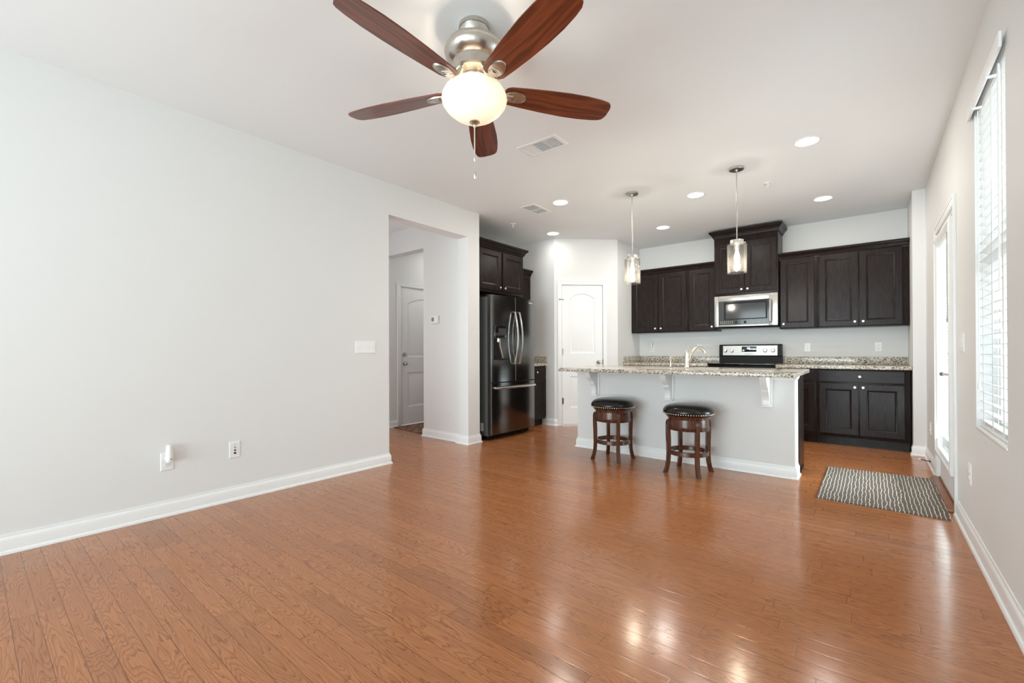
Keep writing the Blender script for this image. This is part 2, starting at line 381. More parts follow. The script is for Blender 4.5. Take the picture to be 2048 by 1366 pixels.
def part(name, mb, mats, parent, label=None, fixn=True):
    me = finish(name, mb, mats, OFF.get(top(parent).name, (0, 0, 0)), fixn)
    o = bpy.data.objects.new(name, me); COL.objects.link(o); o.parent = parent
    if label: o['label'] = label
    return o
def single(name, mb, mats, label, cat, loc=(0, 0, 0), group=None):
    me = finish(name, mb, mats, loc); o = bpy.data.objects.new(name, me); COL.objects.link(o); o.location = loc
    o['label'] = label; o['category'] = cat
    if group: o['group'] = group
    return o
def struct(name, mb, mats, label=None, loc=(0, 0, 0), rz=0.0, local=False):
    me = finish(name, mb, mats, (0, 0, 0) if local else loc); o = bpy.data.objects.new(name, me); COL.objects.link(o)
    o.location = loc; o.rotation_euler = (0, 0, rz); o['kind'] = 'structure'
    OFF[o.name] = (0, 0, 0) if local else tuple(loc)
    if label: o['label'] = label
    return o
def clone(root, loc, label, rz=None):
    c = root.copy(); COL.objects.link(c); c.location = loc; c['label'] = label
    if rz is not None: c.rotation_euler = (0, 0, rz)
    for ch in list(root.children):
        d = ch.copy(); COL.objects.link(d); d.parent = c
        for g in list(ch.children):
            e = g.copy(); COL.objects.link(e); e.parent = d
    return c
def text_mb(body, size, depth=0.0008):
    cu = bpy.data.curves.new('t', 'FONT'); cu.body = body; cu.size = size; cu.extrude = depth; cu.align_x = 'CENTER'; cu.align_y = 'CENTER'
    o = bpy.data.objects.new('t', cu); COL.objects.link(o)
    me = bpy.data.meshes.new_from_object(o)
    mb = MB(); mb.add([v.co[:] for v in me.vertices], [list(p.vertices) for p in me.polygons])
    bpy.data.objects.remove(o); bpy.data.curves.remove(cu); bpy.data.meshes.remove(me)
    return mb.xf(Matrix.Rotation(PI/2, 4, 'X'))        # reads from -y, x to the right

W, H, YB, XB, YBUMP = 4.096, 2.74, 6.896, 3.995, 6.18
RW = 1.5707963
# ------------------------------------------------------------------ setting: floor, ceiling, walls
struct('floor', MB().box(-3.0, -3.2, -0.1, 4.26, 7.1, 0), 'floor', 'glossy reddish oak strip floor')
struct('ceiling', MB().box(-3.0, -3.2, H, 4.26, 7.1, H+0.1), 'ceiling', 'flat off-white ceiling')
struct('ground', MB().box(4.26, -12, -0.25, 14, 14, -0.15).box(-6, -14, -0.25, 4.26, -3.2, -0.15), 'concrete')
wl = MB()
wl.box(-0.17, -3.0, 0, 0, 2.608, H).box(-0.17, 2.608, 2.43, 0, 3.702, H).box(-0.17, 3.702, 0, 0, 3.896, H)
struct('wall_left', wl, 'wall', 'long white wall with wide doorway to the hall')
wh = MB(); wh.box(-0.843, 3.74, 0, -0.17, 3.88, H).box(-1.70, 3.74, 2.43, -0.843, 3.88, H)
struct('wall_hall', wh, 'wall', 'white hall wall carrying the thermostat')
wg = MB(); wg.box(-1.87, 1.5, 0, -1.70, 4.02, H).box(-1.87, 4.02, 2.05, -1.70, 4.95, H).box(-1.87, 4.95, 0, -1.70, 5.6, H)
struct('wall_garage', wg, 'wall')
struct('wall_hall_rear', MB().box(-1.87, 1.40, 0, -0.17, 1.5, H), 'wall')
struct('wall_hall_end', MB().box(-1.87, 5.6, 0, -0.82, 5.7, H), 'wall')
struct('wall_refrigerator', MB().box(-0.82, 3.88, 0, -0.70, 5.6, H), 'wall')
A = Vector((0.053, 5.438)); TX = Vector((0.7248, 0.689)); NX = Vector((0.689, -0.7248)); PANG = math.atan2(TX.y, TX.x)
def PT(t, n): q = A+TX*t+NX*n; return (q.x, q.y)
wp = MB()
wp.prism([(-0.70, 5.438), (0.053, 5.438), PT(0.0, -0.12), PT(-0.05, -0.12), (-0.70, 5.56)], 0, H)
wp.prism([PT(0, 0), PT(0.108, 0), PT(0.108, -0.12), PT(0, -0.12)], 0, H)
wp.prism([PT(0.728, 0), PT(0.9507, 0), PT(0.9507, -0.12), PT(0.728, -0.12)], 0, H)
wp.prism([PT(0.108, 0), PT(0.728, 0), PT(0.728, -0.12), PT(0.108, -0.12)], 2.066, H)
wp.prism([(0.742, 6.093), (0.742, YB), (0.622, YB), (0.622, 6.14)], 0, H)
struct('wall_pantry', wp, 'wall', 'angled white wall around the pantry door')
struct('wall_kitchen', MB().box(0.60, YB, 0, 4.25, YB+0.15, H), 'wall', 'white wall behind the kitchen cabinets')
wr = MB()
for a, b, c, d in ((-3.0, -2.05, 0, H), (-2.05, -0.85, 0, 0.6), (-2.05, -0.85, 2.4, H), (-0.85, 2.733, 0, H), (2.733, 3.44, 0, 0.665), (2.733, 3.44, 2.40, H), (3.44, 4.165, 0, H), (4.165, 5.165, 2.06, H), (5.165, YBUMP, 0, H)):
    wr.box(W, a, c, W+0.155, b, d)
wr.box(XB, YBUMP, 0, W+0.155, YB, H)
struct('wall_right', wr, 'wall', 'white wall with the blind covered window and patio door')
wb = MB().box(-0.17, -3.15, 2.42, 4.25, -3.0, H).box(-0.17, -3.15, 0, 0.2, -3.0, 2.42).box(3.9, -3.15, 0, 4.25, -3.0, 2.42)
struct('wall_rear', wb, 'wall')
def glazed(name, x0, x1, y0, y1, z0, z1, ax, div=0):
    f = MB(); t = 0.05
    def bx(m, a, b, c, d, q=0.0):
        if ax == 'x': m.box(a, y0+q, c, b, y1-q, d)
        else: m.box(x0+q, a, c, x1-q, b, d)
    lo, hi = (x0, x1) if ax == 'x' else (y0, y1)
    bx(f, lo, lo+t, z0, z1); bx(f, hi-t, hi, z0, z1); bx(f, lo+t, hi-t, z0, z0+t); bx(f, lo+t, hi-t, z1-t, z1)
    for k in range(div): c = lo+(hi-lo)*(k+1)/(div+1); bx(f, c-t/2, c+t/2, z0+t, z1-t)
    w = struct(name, f, 'vinyl'); m = MB(); bx(m, lo+t, hi-t, z0+t, z1-t, 0.028); part('window_pane', m, 'glass', w)
glazed('window_2', 0.2, 3.9, -3.11, -3.05, 0.0, 2.42, 'x', 2)  # unseen rear glazing, made this wide to spread and soften its light
glazed('window_added_side', W+0.06, W+0.12, -2.05, -0.85, 0.6, 2.4, 'y', 0)  # unseen window added so that light reaches the left wall

# ------------------------------------------------------------------ baseboards
BP = [(0, 0), (0.024, 0), (0.024, 0.008), (0.020, 0.016), (0.014, 0.019), (0.014, 0.072), (0.011, 0.084), (0.006, 0.090), (0.005, 0.103), (0, 0.103)]
def baseboard(name, path): return struct(name, MB().sweep(path, BP), 'trim')
baseboard('baseboard_left', [(0, -3.0), (0, 2.608), (-0.17, 2.608), (-0.17, 2.3)])
baseboard('baseboard_hall', [(-0.843, 3.88), (-0.843, 3.74), (-0.17, 3.74), (-0.17, 3.702), (0, 3.702), (0, 3.896), (-0.06, 3.896)][::1])
baseboard('baseboard_garage', [(-1.70, 1.5), (-1.70, 3.965)])
baseboard('baseboard_pantry_side', [(-0.08, 5.438), (0.053, 5.438), PT(0.046, 0)])
baseboard('baseboard_pantry', [PT(0.79, 0), (0.742, 6.093), (0.742, 6.25)])
baseboard('baseboard_right', [(W, 4.10), (W, -3.0)])
baseboard('baseboard_corner', [(XB, 6.25), (XB, YBUMP), (W, YBUMP), (W, 5.23)])

# ------------------------------------------------------------------ doors
def arch(u0, u1, z0, z1, rise, n=14):
    """outline, anticlockwise seen from the front: up the right side, over the arch, down the left"""
    pts = [(u0, z0), (u1, z0)]
    if rise <= 0: return pts+[(u1, z1), (u0, z1)]
    c = (u0+u1)/2; hw = (u1-u0)/2; R = (hw*hw+rise*rise)/(2*rise); cz = z1-R
    a0 = math.asin(hw/R)
    for k in range(n+1):
        a = a0-2*a0*k/n; pts.append((c+R*math.sin(a), cz+R*math.cos(a)))
    return pts
def panel_door(mb, w, h, t, stile, rails, rise, grooves):
    """moulded two panel slab, front face at y=-t, x 0..w, z 0..h"""
    b0, m0, m1, tp = rails
    mb.box(0, -t+0.014, 0, w, 0, h)
    mb.box(0, -t, 0, stile, -t+0.014, h).box(w-stile, -t, 0, w, -t+0.014, h)
    mb.box(stile, -t, 0, w-stile, -t+0.014, b0).box(stile, -t, m0, w-stile, -t+0.014, m1)
    top_o = arch(stile, w-stile, m1, tp, rise)
    mb.prism([(stile, h), (stile, top_o[-1][1])]+top_o[2:][::-1][1:]+[(w-stile, h)], -t, -t+0.014, 'y')
    for (z0, z1, rs, gr) in ((b0, m0, 0, False), (m1, tp, rise, grooves)):
        loops = []
        for ins, dy in ((0, 0), (0.010, 0.008), (0.022, 0.010), (0.050, 0.004), (0.056, 0.003)):
            o = arch(stile+ins, w-stile-ins, z0+ins, z1-ins, max(rs-ins*0.35, 0) if rs else 0)
            loops.append([(u, -t+dy, z) for u, z in o])
        mb.rings(loops)
        if gr:
            iw = w-2*stile-0.112
            for k in range(1, 4):
                u = stile+0.056+iw*k/4; uu = abs(u-w/2)/(w/2-stile)
                mb.box(u-0.003, -t+0.0006, z0+0.058, u+0.003, -t+0.0036, z1-0.058-rise*0.85*uu*uu)
def casing(mb, a, b, h, wd=0.06, t=0.017):
    """flat casing with a back band around an opening x a..b, in front of y=0"""
    for x0, x1 in ((a-wd+0.014, a), (b, b+wd-0.014)): mb.box(x0, -t*0.8, 0, x1, 0, h, 0.002)
    mb.box(a-wd+0.014, -t*0.8, h, b+wd-0.014, 0, h+wd-0.014, 0.002)
    mb.box(a-wd, -t, 0, a-wd+0.014, 0, h+wd, 0.003).box(b+wd-0.014, -t, 0, b+wd, 0, h+wd, 0.003).box(a-wd+0.014, -t, h+wd-0.014, b+wd-0.014, 0, h+wd, 0.003)
KN = [(0.0, -0.062), (0.018, -0.060), (0.026, -0.050), (0.027, -0.042), (0.020, -0.030), (0.011, -0.024), (0.011, -0.010), (0.030, -0.008), (0.032, 0.0)]
# pantry door
cz = MB(); casing(cz, 0.108, 0.728, 2.066)
cz.box(0.108, 0, 0, 0.1115, 0.10, 2.066).box(0.7245, 0, 0, 0.728, 0.10, 2.066).box(0.1115, 0, 2.062, 0.7245, 0.10, 2.066)
d2 = struct('door_2', cz, 'trim', 'white arched panel pantry door', (A.x, A.y, 0), PANG, True)
sl = MB(); panel_door(sl, 0.606, 2.035, 0.035, 0.115, (0.24, 0.70, 1.035, 1.915), 0.075, True); sl.xf(Matrix.Translation((0.1145, 0.042, 0.022)))
part('door_panel', sl, 'trim', d2)
part('door_knob', MB().lathe(KN, (0.660, 0.004, 0.928), 20, 'y'), 'nickel', d2, 'round satin nickel knob')
for z in (0.36, 1.085, 1.80):
    part('hinge', MB().lathe([(0.006, -0.045), (0.006, 0.045)], (0.1125, -0.004, z), 10).box(0.1125, -0.001, z-0.045, 0.135, 0.008, z+0.045), 'nickel', d2)
part('door_stop', MB().tube([(0.075, -0.035, 1.848), (0.1125, -0.006, 1.848), (0.14, -0.02, 1.848)], 0.004, 8).lathe([(0.008, -0.006), (0.008, 0.006)], (0.075, -0.035, 1.848), 10, 'y'), 'bronze', d2, 'small bronze hinge pin stop')
part('strike_plate', MB().box(0.7235, -0.002, 0.89, 0.7275, 0.012, 0.965), 'bronze', d2)
# hall door, faces the hall
cz = MB(); casing(cz, 0.0, 0.93, 2.05)
cz.box(0, 0, 0, 0.006, 0.12, 2.05).box(0.924, 0, 0, 0.93, 0.12, 2.05).box(0.006, 0, 2.044, 0.924, 0.12, 2.05)
d1 = struct('door_1', cz, 'trim', 'white panelled exterior door at the end of the hall', (-1.70, 4.02, 0), RW, True)
sl = MB(); panel_door(sl, 0.914, 2.03, 0.044, 0.125, (0.26, 0.77, 1.0, 1.88), 0.09, False); sl.xf(Matrix.Translation((0.008, 0.052, 0.012)))
part('door_panel', sl, 'trim', d1)
part('door_knob', MB().lathe(KN, (0.075, 0.008, 0.915), 20, 'y'), 'nickel', d1, 'round satin nickel knob')
part('deadbolt', MB().lathe([(0.0, -0.022), (0.026, -0.020), (0.030, -0.010), (0.031, 0.0)], (0.07, 0.008, 1.05), 20, 'y').box(0.062, -0.032, 1.045, 0.078, -0.012, 1.055), 'nickel', d1)
# patio door in the right wall: local x runs towards the camera, front is local -y
Y0, DW = 5.165, 1.0
cz = MB(); casing(cz, 0.0, DW, 2.06)
cz.box(0, 0, 0, 0.02, 0.15, 2.06).box(DW-0.02, 0, 0, DW, 0.15, 2.06).box(0.02, 0, 2.04, DW-0.02, 0.15, 2.06)
d3 = struct('door_3', cz, 'trim', 'white glazed patio door with a lever handle', (W, Y0, 0), -RW, True)
sl = MB(); dx0, dx1 = 0.022, DW-0.022
gx0, gx1, gz0, gz1 = 0.13, 0.87, 0.30, 1.95
sl.box(dx0, 0.006, 0.035, gx0, 0.05, 2.036).box(gx1, 0.006, 0.035, dx1, 0.05, 2.036).box(gx0, 0.006, 0.035, gx1, 0.05, gz0).box(gx0, 0.006, gz1, gx1, 0.05, 2.036)
sl2 = part('door_panel', sl, 'trim', d3)
lf = MB()
LP_ = [(0, 0.0), (0, 0.030), (0.012, 0.036), (0.030, 0.036), (0.045, 0.026), (0.062, 0.022), (0.068, 0.006), (0.068, 0.0)]
a, b, c, d = gx0-0.085, gx1+0.085, gz0-0.07, gz1+0.05
loops = []
for ins, pr in LP_: loops.append([(a+ins, 0.006-pr, c+ins), (b-ins, 0.006-pr, c+ins), (b-ins, 0.006-pr, d-ins), (a+ins, 0.006-pr, d-ins)])
lf.rings(loops, cap=False)
part('lite_frame', lf, 'trim', d3, 'raised white frame around the door glass')
bl = MB()
nb = 66
for k in range(nb):
    z = gz0+0.03+(gz1-gz0-0.06)*k/(nb-1)
    bl.add([(gx0+0.012, 0.018, z-0.010), (gx1-0.012, 0.018, z-0.010), (gx1-0.012, 0.027, z+0.010), (gx0+0.012, 0.027, z+0.010)], [(0, 1, 2, 3)])
part('enclosed_blind', bl, 'blind', d3, 'white mini blind sealed inside the glass', fixn=False)
part('door_glass', MB().box(gx0, 0.012, gz0, gx1, 0.014, gz1).box(gx0, 0.040, gz0, gx1, 0.042, gz1), 'glass', d3)
part('blind_slider', MB().box(gx1+0.045, -0.034, 1.30, gx1+0.052, -0.030, 1.90).box(gx1+0.040, -0.036, 1.28, gx1+0.056, -0.030, 1.31), 'greyslot', d3, 'grey slider track for the sealed blind')
lv = MB().lathe([(0.028, -0.012), (0.032, -0.004), (0.032, 0.0)], (0.925, 0.006, 0.918), 20, 'y').lathe([(0.011, -0.05), (0.011, 0.0)], (0.925, 0.0, 0.918), 12, 'y')
lv.tube([(0.925, -0.048, 0.918), (0.88, -0.056, 0.921), (0.83, -0.052, 0.917), (0.805, -0.048, 0.912)], [0.013, 0.015, 0.011, 0.006], 10)
part('door_handle', lv, 'nickel', d3, 'satin nickel lever')
part('deadbolt', MB().lathe([(0.022, -0.014), (0.026, -0.005), (0.027, 0.0)], (0.925, 0.006, 1.062), 18, 'y').box(0.915, -0.03, 1.056, 0.935, -0.01, 1.068), 'bronze', d3)
part('threshold', MB().box(-0.03, -0.045, 0, DW+0.03, 0.0, 0.022, 0.004).box(0.0, 0.0, 0, DW, 0.15, 0.032, 0.003), 'threshold', d3, 'red oak sill strip')

# ------------------------------------------------------------------ window in the right wall and its blind
WY0, WY1, WZ0, WZ1 = 2.733, 3.44, 0.665, 2.40
f = MB(); t = 0.045; xa, xb2 = W+0.085, W+0.145
f.box(xa, WY0, WZ0, xb2, WY0+t, WZ1).box(xa, WY1-t, WZ0, xb2, WY1, WZ1).box(xa, WY0+t, WZ0, xb2, WY1-t, WZ0+t).box(xa, WY0+t, WZ1-t, xb2, WY1-t, WZ1).box(xa, WY0+t, 1.50, xb2, WY1-t, 1.56)
win = struct('window_1', f, 'vinyl', 'tall white sash window behind the blind')
part('window_pane', MB().box(W+0.112, WY0+t, WZ0+t, W+0.116, WY1-t, WZ1-t), 'glass', win)
part('window_sill', MB().box(W-0.004, WY0+0.001, WZ0, W+0.085, WY1-0.001, WZ0+0.012, 0.003), 'trim', win)
blr = thing('window_blind', 'white slatted venetian blind filling the window beside the patio door', 'blind', (W, (WY0+WY1)/2, WZ0+0.012))
sm = MB(); ns = 34
for k in range(ns):
    z = WZ0+0.05+(2.335-WZ0-0.05)*k/(ns-1)
    tl = math.radians(24 if k > 11 else 12+k); hw = 0.024; cx_ = W+0.036
    ca, sa = hw*math.cos(tl), hw*math.sin(tl)
    y0, y1 = WY0+0.012, WY1-0.012
    pts = []
    for y in (y0, y1):
        pts += [(cx_-ca, y, z+sa), (cx_, y, z+0.004), (cx_+ca, y, z-sa), (cx_+ca, y, z-sa-0.003), (cx_, y, z+0.001), (cx_-ca, y, z+sa-0.003)]
    sm.add(pts, [(i, (i+1) % 6, (i+1) % 6+6, i+6) for i in range(6)]+[tuple(range(6)), tuple(range(6, 12))[::-1]])
part('slats', sm, 'blind', blr)
part('headrail', MB().box(W+0.008, WY0+0.008, 2.345, W+0.062, WY1-0.008, 2.398, 0.003), 'blind', blr)
va = MB().box(W-0.024, 2.70, 2.345, W-0.014, 3.49, 2.412, 0.003)
va.box(W-0.014, 3.482, 2.345, W-0.001, 3.49, 2.412)
vo = part('valance', va, 'blind', blr, 'flat valance board over the top of the blind')
for y in (2.95, 3.29):
    part('valance_clip', MB().box(W-0.027, y, 2.335, W+0.010, y+0.016, 2.345, 0.002).box(W-0.027, y, 2.345, W-0.0245, y+0.016, 2.36), 'plastic', vo)
part('bottom_rail', MB().box(W+0.014, WY0+0.014, WZ0+0.016, W+0.058, WY1-0.014, WZ0+0.034, 0.004), 'blind', blr)
for y in (WY0+0.13, (WY0+WY1)/2, WY1-0.13):
    part('ladder_tape', MB().box(W+0.0095, y-0.009, WZ0+0.034, W+0.0103, y+0.009, 2.345).box(W+0.0615, y-0.009, WZ0+0.034, W+0.0623, y+0.009, 2.345), 'blind', blr)
part('tilt_wand', MB().tube([(W-0.004, WY0+0.10, 2.335), (W-0.004, WY0+0.10, 1.35)], 0.004, 8), 'plastic', blr)
pc = MB().tube([(W+0.000, WY1-0.10, 2.34), (W+0.000, WY1-0.10, 0.92)], 0.0016, 6).tube([(W+0.000, WY1-0.09, 2.34), (W+0.000, WY1-0.09, 0.92)], 0.0016, 6)
pc.lathe([(0.003, 0.05), (0.009, 0.0)], (W+0.0, WY1-0.095, 0.88), 10)
part('pull_cord', pc, 'plastic', blr)

# ------------------------------------------------------------------ ceiling fan
FX, FY = 2.095, 1.630
fan = thing('ceiling_fan', 'five blade walnut and nickel ceiling fan with a lit glass bowl', 'ceiling fan', (FX, FY, H))
part('canopy', MB().lathe([(0.078, 0), (0.079, -0.004), (0.079, -0.022), (0.074, -0.023), (0.074, -0.026), (0.077, -0.028), (0.070, -0.052), (0.056, -0.078), (0.048, -0.082), (0.0, -0.082)], (FX, FY, H), 40), 'nickel', fan)
part('downrod_collar', MB().lathe([(0.03, 0.0), (0.03, -0.02), (0.0, -0.02)], (FX, FY, H-0.08), 24), 'bronze', fan)
part('motor_housing', MB().lathe([(0.02, 2.661), (0.075, 2.658), (0.112, 2.650), (0.138, 2.636), (0.151, 2.618), (0.153, 2.606), (0.150, 2.590), (0.140, 2.572), (0.126, 2.558), (0.113, 2.551), (0.110, 2.549), (0.110, 2.545), (0.108, 2.503), (0.100, 2.495), (0.060, 2.494), (0.060, 2.486), (0.0, 2.486)], (FX, FY, 0), 48), 'nickel', fan)
part('switch_housing', MB().lathe([(0.05, 2.49), (0.056, 2.482), (0.056, 2.462), (0.064, 2.457), (0.064, 2.448), (0.0, 2.448)], (FX, FY, 0), 32), 'nickel', fan)
BZ = 2.412
def blade_out(n=10):
    o = []
    L0, L1 = 0.155, 0.752
    prof = [(0.155, 0.030), (0.162, 0.046), (0.185, 0.058), (0.26, 0.066), (0.38, 0.076), (0.50, 0.082), (0.60, 0.081), (0.68, 0.074), (0.722, 0.066), (0.740, 0.055), (0.748, 0.040)]
    pts = [(x, -h) for x, h in prof]+[(0.752, -0.02), (0.752, 0.02)]+[(x, h) for x, h in prof[::-1]]
    return pts
for k in range(5):
    an = math.radians(-16.9+72*k)
    Mx = Matrix.Translation((FX, FY, BZ)) @ Matrix.Rotation(an, 4, 'Z') @ Matrix.Rotation(math.radians(-12), 4, 'X')
    bme = finish('blade', MB().prism(blade_out(), 0.0, 0.006), 'blade')
    bl = bpy.data.objects.new('blade', bme); COL.objects.link(bl); bl.parent = fan
    bl.matrix_local = Matrix.Translation((0, 0, BZ-H)) @ Matrix.Rotation(an, 4, 'Z') @ Matrix.Rotation(math.radians(-12), 4, 'X')
    Ml = Matrix.Translation((FX, FY, H)); Mx = Ml
    ir = MB()
    out = [(0.185+0.052*math.cos(q)*1.15+0.03, 0.036*math.sin(q)) for q in [2*PI*i/24 for i in range(24)]]
    ir.rings([[(x, y, 0.0) for x, y in out], [(0.215+(x-0.215)*0.96, y*0.96, -0.006) for x, y in out], [(0.215+(x-0.215)*0.8, y*0.8, -0.008) for x, y in out]])
    for j in range(3):
        ir.tube([(0.185+0.016*j, -0.026, -0.009), (0.190+0.016*j, 0, -0.0098), (0.178+0.016*j, 0.026, -0.009)], 0.0018, 6)
    ir.xf(Mx)
    arm = MB().tube([(0.085, 0, 0.085), (0.105, 0, 0.06), (0.13, 0, 0.012), (0.165, 0, -0.004), (0.20, 0, -0.005)], [0.014, 0.014, 0.016, 0.02, 0.02], 10, flat=0.5)
    arm.xf(Ml @ Matrix.Rotation(math.radians(12), 4, 'X')); ir.add(arm.v, [f for f, _ in arm.f])
    part('blade_iron', ir, 'nickel', bl, 'nickel bracket with grooved oval tongue')
BOWL = [(0.118, 2.433), (0.120, 2.434), (0.122, 2.432), (0.148, 2.410), (0.162, 2.385), (0.166, 2.365), (0.160, 2.342), (0.140, 2.315), (0.108, 2.288), (0.070, 2.267), (0.035, 2.257), (0.0, 2.254)]
part('light_bowl', MB().lathe(BOWL, (FX, FY, 0), 48, cap=False), 'bowl', fan, 'frosted alabaster glass bowl glowing warm')
part('finial', MB().lathe([(0.0, 2.262), (0.026, 2.258), (0.027, 2.250), (0.018, 2.243), (0.010, 2.236), (0.006, 2.225), (0.0, 2.222)], (FX, FY, 0), 24), 'nickel', fan)
ch = MB()
ch.tube([(FX, FY, 2.23), (FX, FY, 2.075)], 0.0035, 8).lathe([(0.003, 2.085), (0.006, 2.075), (0.006, 2.06), (0.002, 2.052)], (FX, FY, 0), 10)
ch.tube([(FX+0.002, FY, 2.06), (FX+0.002, FY, 2.0)], 0.0012, 6).lathe([(0.002, 2.004), (0.007, 1.995), (0.008, 1.975), (0.004, 1.964), (0.0, 1.963)], (FX+0.002, FY, 0), 12)
part('pull_chain', ch, 'knob', fan)
vd = Vector((3.653-FX, -FY)).normalized(); sd = Vector((-vd.y, vd.x))
for s in (-1, 1):
    q = (FX+sd.x*0.056*s+vd.x*0.062, FY+sd.y*0.056*s+vd.y*0.062, 2.352-0.008*s)
    part('bulb', MB().lathe([(0.0, 0.02), (0.013, 0.016), (0.019, 0.0), (0.013, -0.016), (0.0, -0.02)], q, 16), 'fanbulb', fan)
    bulb_light('fan_bulb', q, 10.0, (1.0, 0.87, 0.70), 0.024)

# ------------------------------------------------------------------ recessed downlights
dl = thing('recessed_downlight', 'lit recessed ceiling light between the far ceiling vent and the fridge side pendant', 'ceiling light', (0.985, 4.163, H), group='recessed ceiling downlights', local=True)
part('trim_ring', MB().lathe([(0.096, 0.0), (0.095, -0.004), (0.086, -0.006), (0.080, -0.004), (0.078, 0.0)], seg=40, cap=False), 'trim', dl)
part('light_lens', MB().lathe([(0.079, -0.002), (0.05, -0.003), (0.0, -0.003)], seg=40, cap=False), 'lens', dl, 'glowing white lens')
for loc, lb in (((0.20, 5.191), 'lit recessed ceiling light close to the pantry door wall'), ((2.219, 4.875), 'lit recessed ceiling light behind and between the two island pendants'),
                ((1.502, 5.881), 'lit recessed ceiling light in front of the left run of wall cabinets'), ((3.26, 5.873), 'lit recessed ceiling light in front of the right run of wall cabinets'),
                ((3.271, 4.19), 'lit recessed ceiling light nearest the blind covered window, largest of all')):
    clone(dl, (*loc, H), lb)
for q in ((0.985, 4.163), (0.20, 5.191), (2.219, 4.875), (1.502, 5.881), (3.26, 5.873), (3.271, 4.19)):
    l = area('downlight_beam', (*q, H-0.012), (0, 0, 0), 0.14, 0.14, 2.5 if q[0] < 0.5 else 6.5 if q == (3.271, 4.19) else 8.5, (1.0, 0.95, 0.89)); l.data.shape = 'DISK'

# ------------------------------------------------------------------ pendants
pd = thing('pendant_light', 'clear glass cylinder pendant hanging over the pantry end of the island', 'pendant light', (1.725, 4.387, H), group='pendants over the island', local=True)
part('ceiling_canopy', MB().lathe([(0.0, 0.0), (0.062, 0.0), (0.062, -0.018), (0.058, -0.021), (0.012, -0.022), (0.010, -0.03), (0.0, -0.03)], seg=36), 'nickel', pd)
part('rod', MB().tube([(0, 0, -0.02), (0, 0, -0.66)], 0.0055, 10), 'nickel', pd)
part('shade_holder', MB().lathe([(0.0, -0.655), (0.054, -0.655), (0.055, -0.658), (0.055, -0.690), (0.022, -0.692), (0.020, -0.735), (0.0, -0.735)], seg=32).tube([(0.05, 0, -0.683), (0.072, 0, -0.683)], 0.005, 8), 'knob', pd)
part('glass_shade', MB().lathe([(0.054, -0.690), (0.078, -0.692), (0.081, -0.698), (0.081, -0.950), (0.077, -0.950), (0.077, -0.700), (0.054, -0.694)], seg=40, cap=False), 'shade', pd, 'clear glass cylinder open at the bottom')
part('bulb', MB().lathe([(0.010, -0.735), (0.012, -0.755), (0.021, -0.790), (0.024, -0.815), (0.019, -0.840), (0.008, -0.853), (0.0, -0.855)], seg=20), 'filament', pd, 'glowing bulb')
clone(pd, (2.720, 4.387, H), 'clear glass cylinder pendant hanging in front of the tall cabinet and microwave')
bulb_light('pendant_bulb', (1.725, 4.387, 1.86), 11, (1.0, 0.87, 0.70), 0.03); bulb_light('pendant_bulb', (2.72, 4.387, 1.86), 11, (1.0, 0.87, 0.70), 0.03)

# ------------------------------------------------------------------ ceiling vents and sprinklers
def vent(x0, y0, x1, y1, label, along_x, modes):
    v = thing('ceiling_vent', label, 'air vent', ((x0+x1)/2, (y0+y1)/2, H))
    fr = MB(); e = 0.03
    pl = [(0, 0), (0.004, -0.004), (e*0.8, -0.007), (e, -0.003), (e, 0)]
    loops = [[(x0+i, y0+i, H+z), (x1-i, y0+i, H+z), (x1-i, y1-i, H+z), (x0+i, y1-i, H+z)] for i, z in pl]
    fr.rings(loops, cap=False); part('frame', fr, 'trim', v)
    part('duct_back', MB().box(x0+e, y0+e, H-0.0012, x1-e, y1-e, H-0.0006), 'dark', v)
    lo, hi = (x0+e, x1-e) if along_x else (y0+e, y1-e); seg = (hi-lo)/len(modes)
    for k, md in enumerate(modes):
        a, b = lo+seg*k+0.004, lo+seg*(k+1)-0.004; m = MB()
        if md == 'closed':
            n = 9
            for i in range(n):
                q = (y0+e if along_x else x0+e); ln = ((y1-y0) if along_x else (x1-x0))-2*e; s0 = q+ln*i/n; s1 = q+ln*(i+0.93)/n
                if along_x: m.box(a, s0, H-0.0045, b, s1, H-0.0025)
                else: m.box(s0, a, H-0.0045, s1, b, H-0.0025)
        else:
            n = 9
            q = (y0+e if along_x else x0+e); ln = ((y1-y0) if along_x else (x1-x0))-2*e
            for i in range(n+1):
                s0 = q+ln*i/n-0.0018; s1 = s0+0.0036
                if along_x: m.box(a, s0, H-0.006, b, s1, H-0.0015)
                else: m.box(s0, a, H-0.006, s1, b, H-0.0015)
            if md == 'grid':
                for i in range(7):
                    s = a+(b-a)*i/6
                    if along_x: m.box(s-0.0015, y0+e, H-0.006, s+0.0015, y1-e, H-0.0015)
                    else: m.box(x0+e, s-0.0015, H-0.006, x1-e, s+0.0015, H-0.0015)
        if along_x: m.box(b, y0+e, H-0.006, b+0.008, y1-e, H-0.0012)
        else: m.box(x0+e, b, H-0.006, x1-e, b+0.008, H-0.0012)
        part('louver_bank', m, 'trim', v)
    return v
vent(1.425, 2.82, 1.795, 3.03, 'white ceiling register just beyond the fan, the larger one', True, ('closed', 'open', 'grid'))
vent(0.535, 4.005, 0.74, 4.37, 'smaller white ceiling register near the refrigerator', False, ('open', 'open'))
sp = thing('fire_sprinkler', 'small white ceiling sprinkler head right of the window side pendant', 'sprinkler', (2.872, 4.979, H), local=True, group='ceiling sprinklers')
part('escutcheon', MB().lathe([(0.0, 0.0), (0.04, 0.0), (0.038, -0.005), (0.016, -0.009), (0.0, -0.009)], seg=28), 'trim', sp)
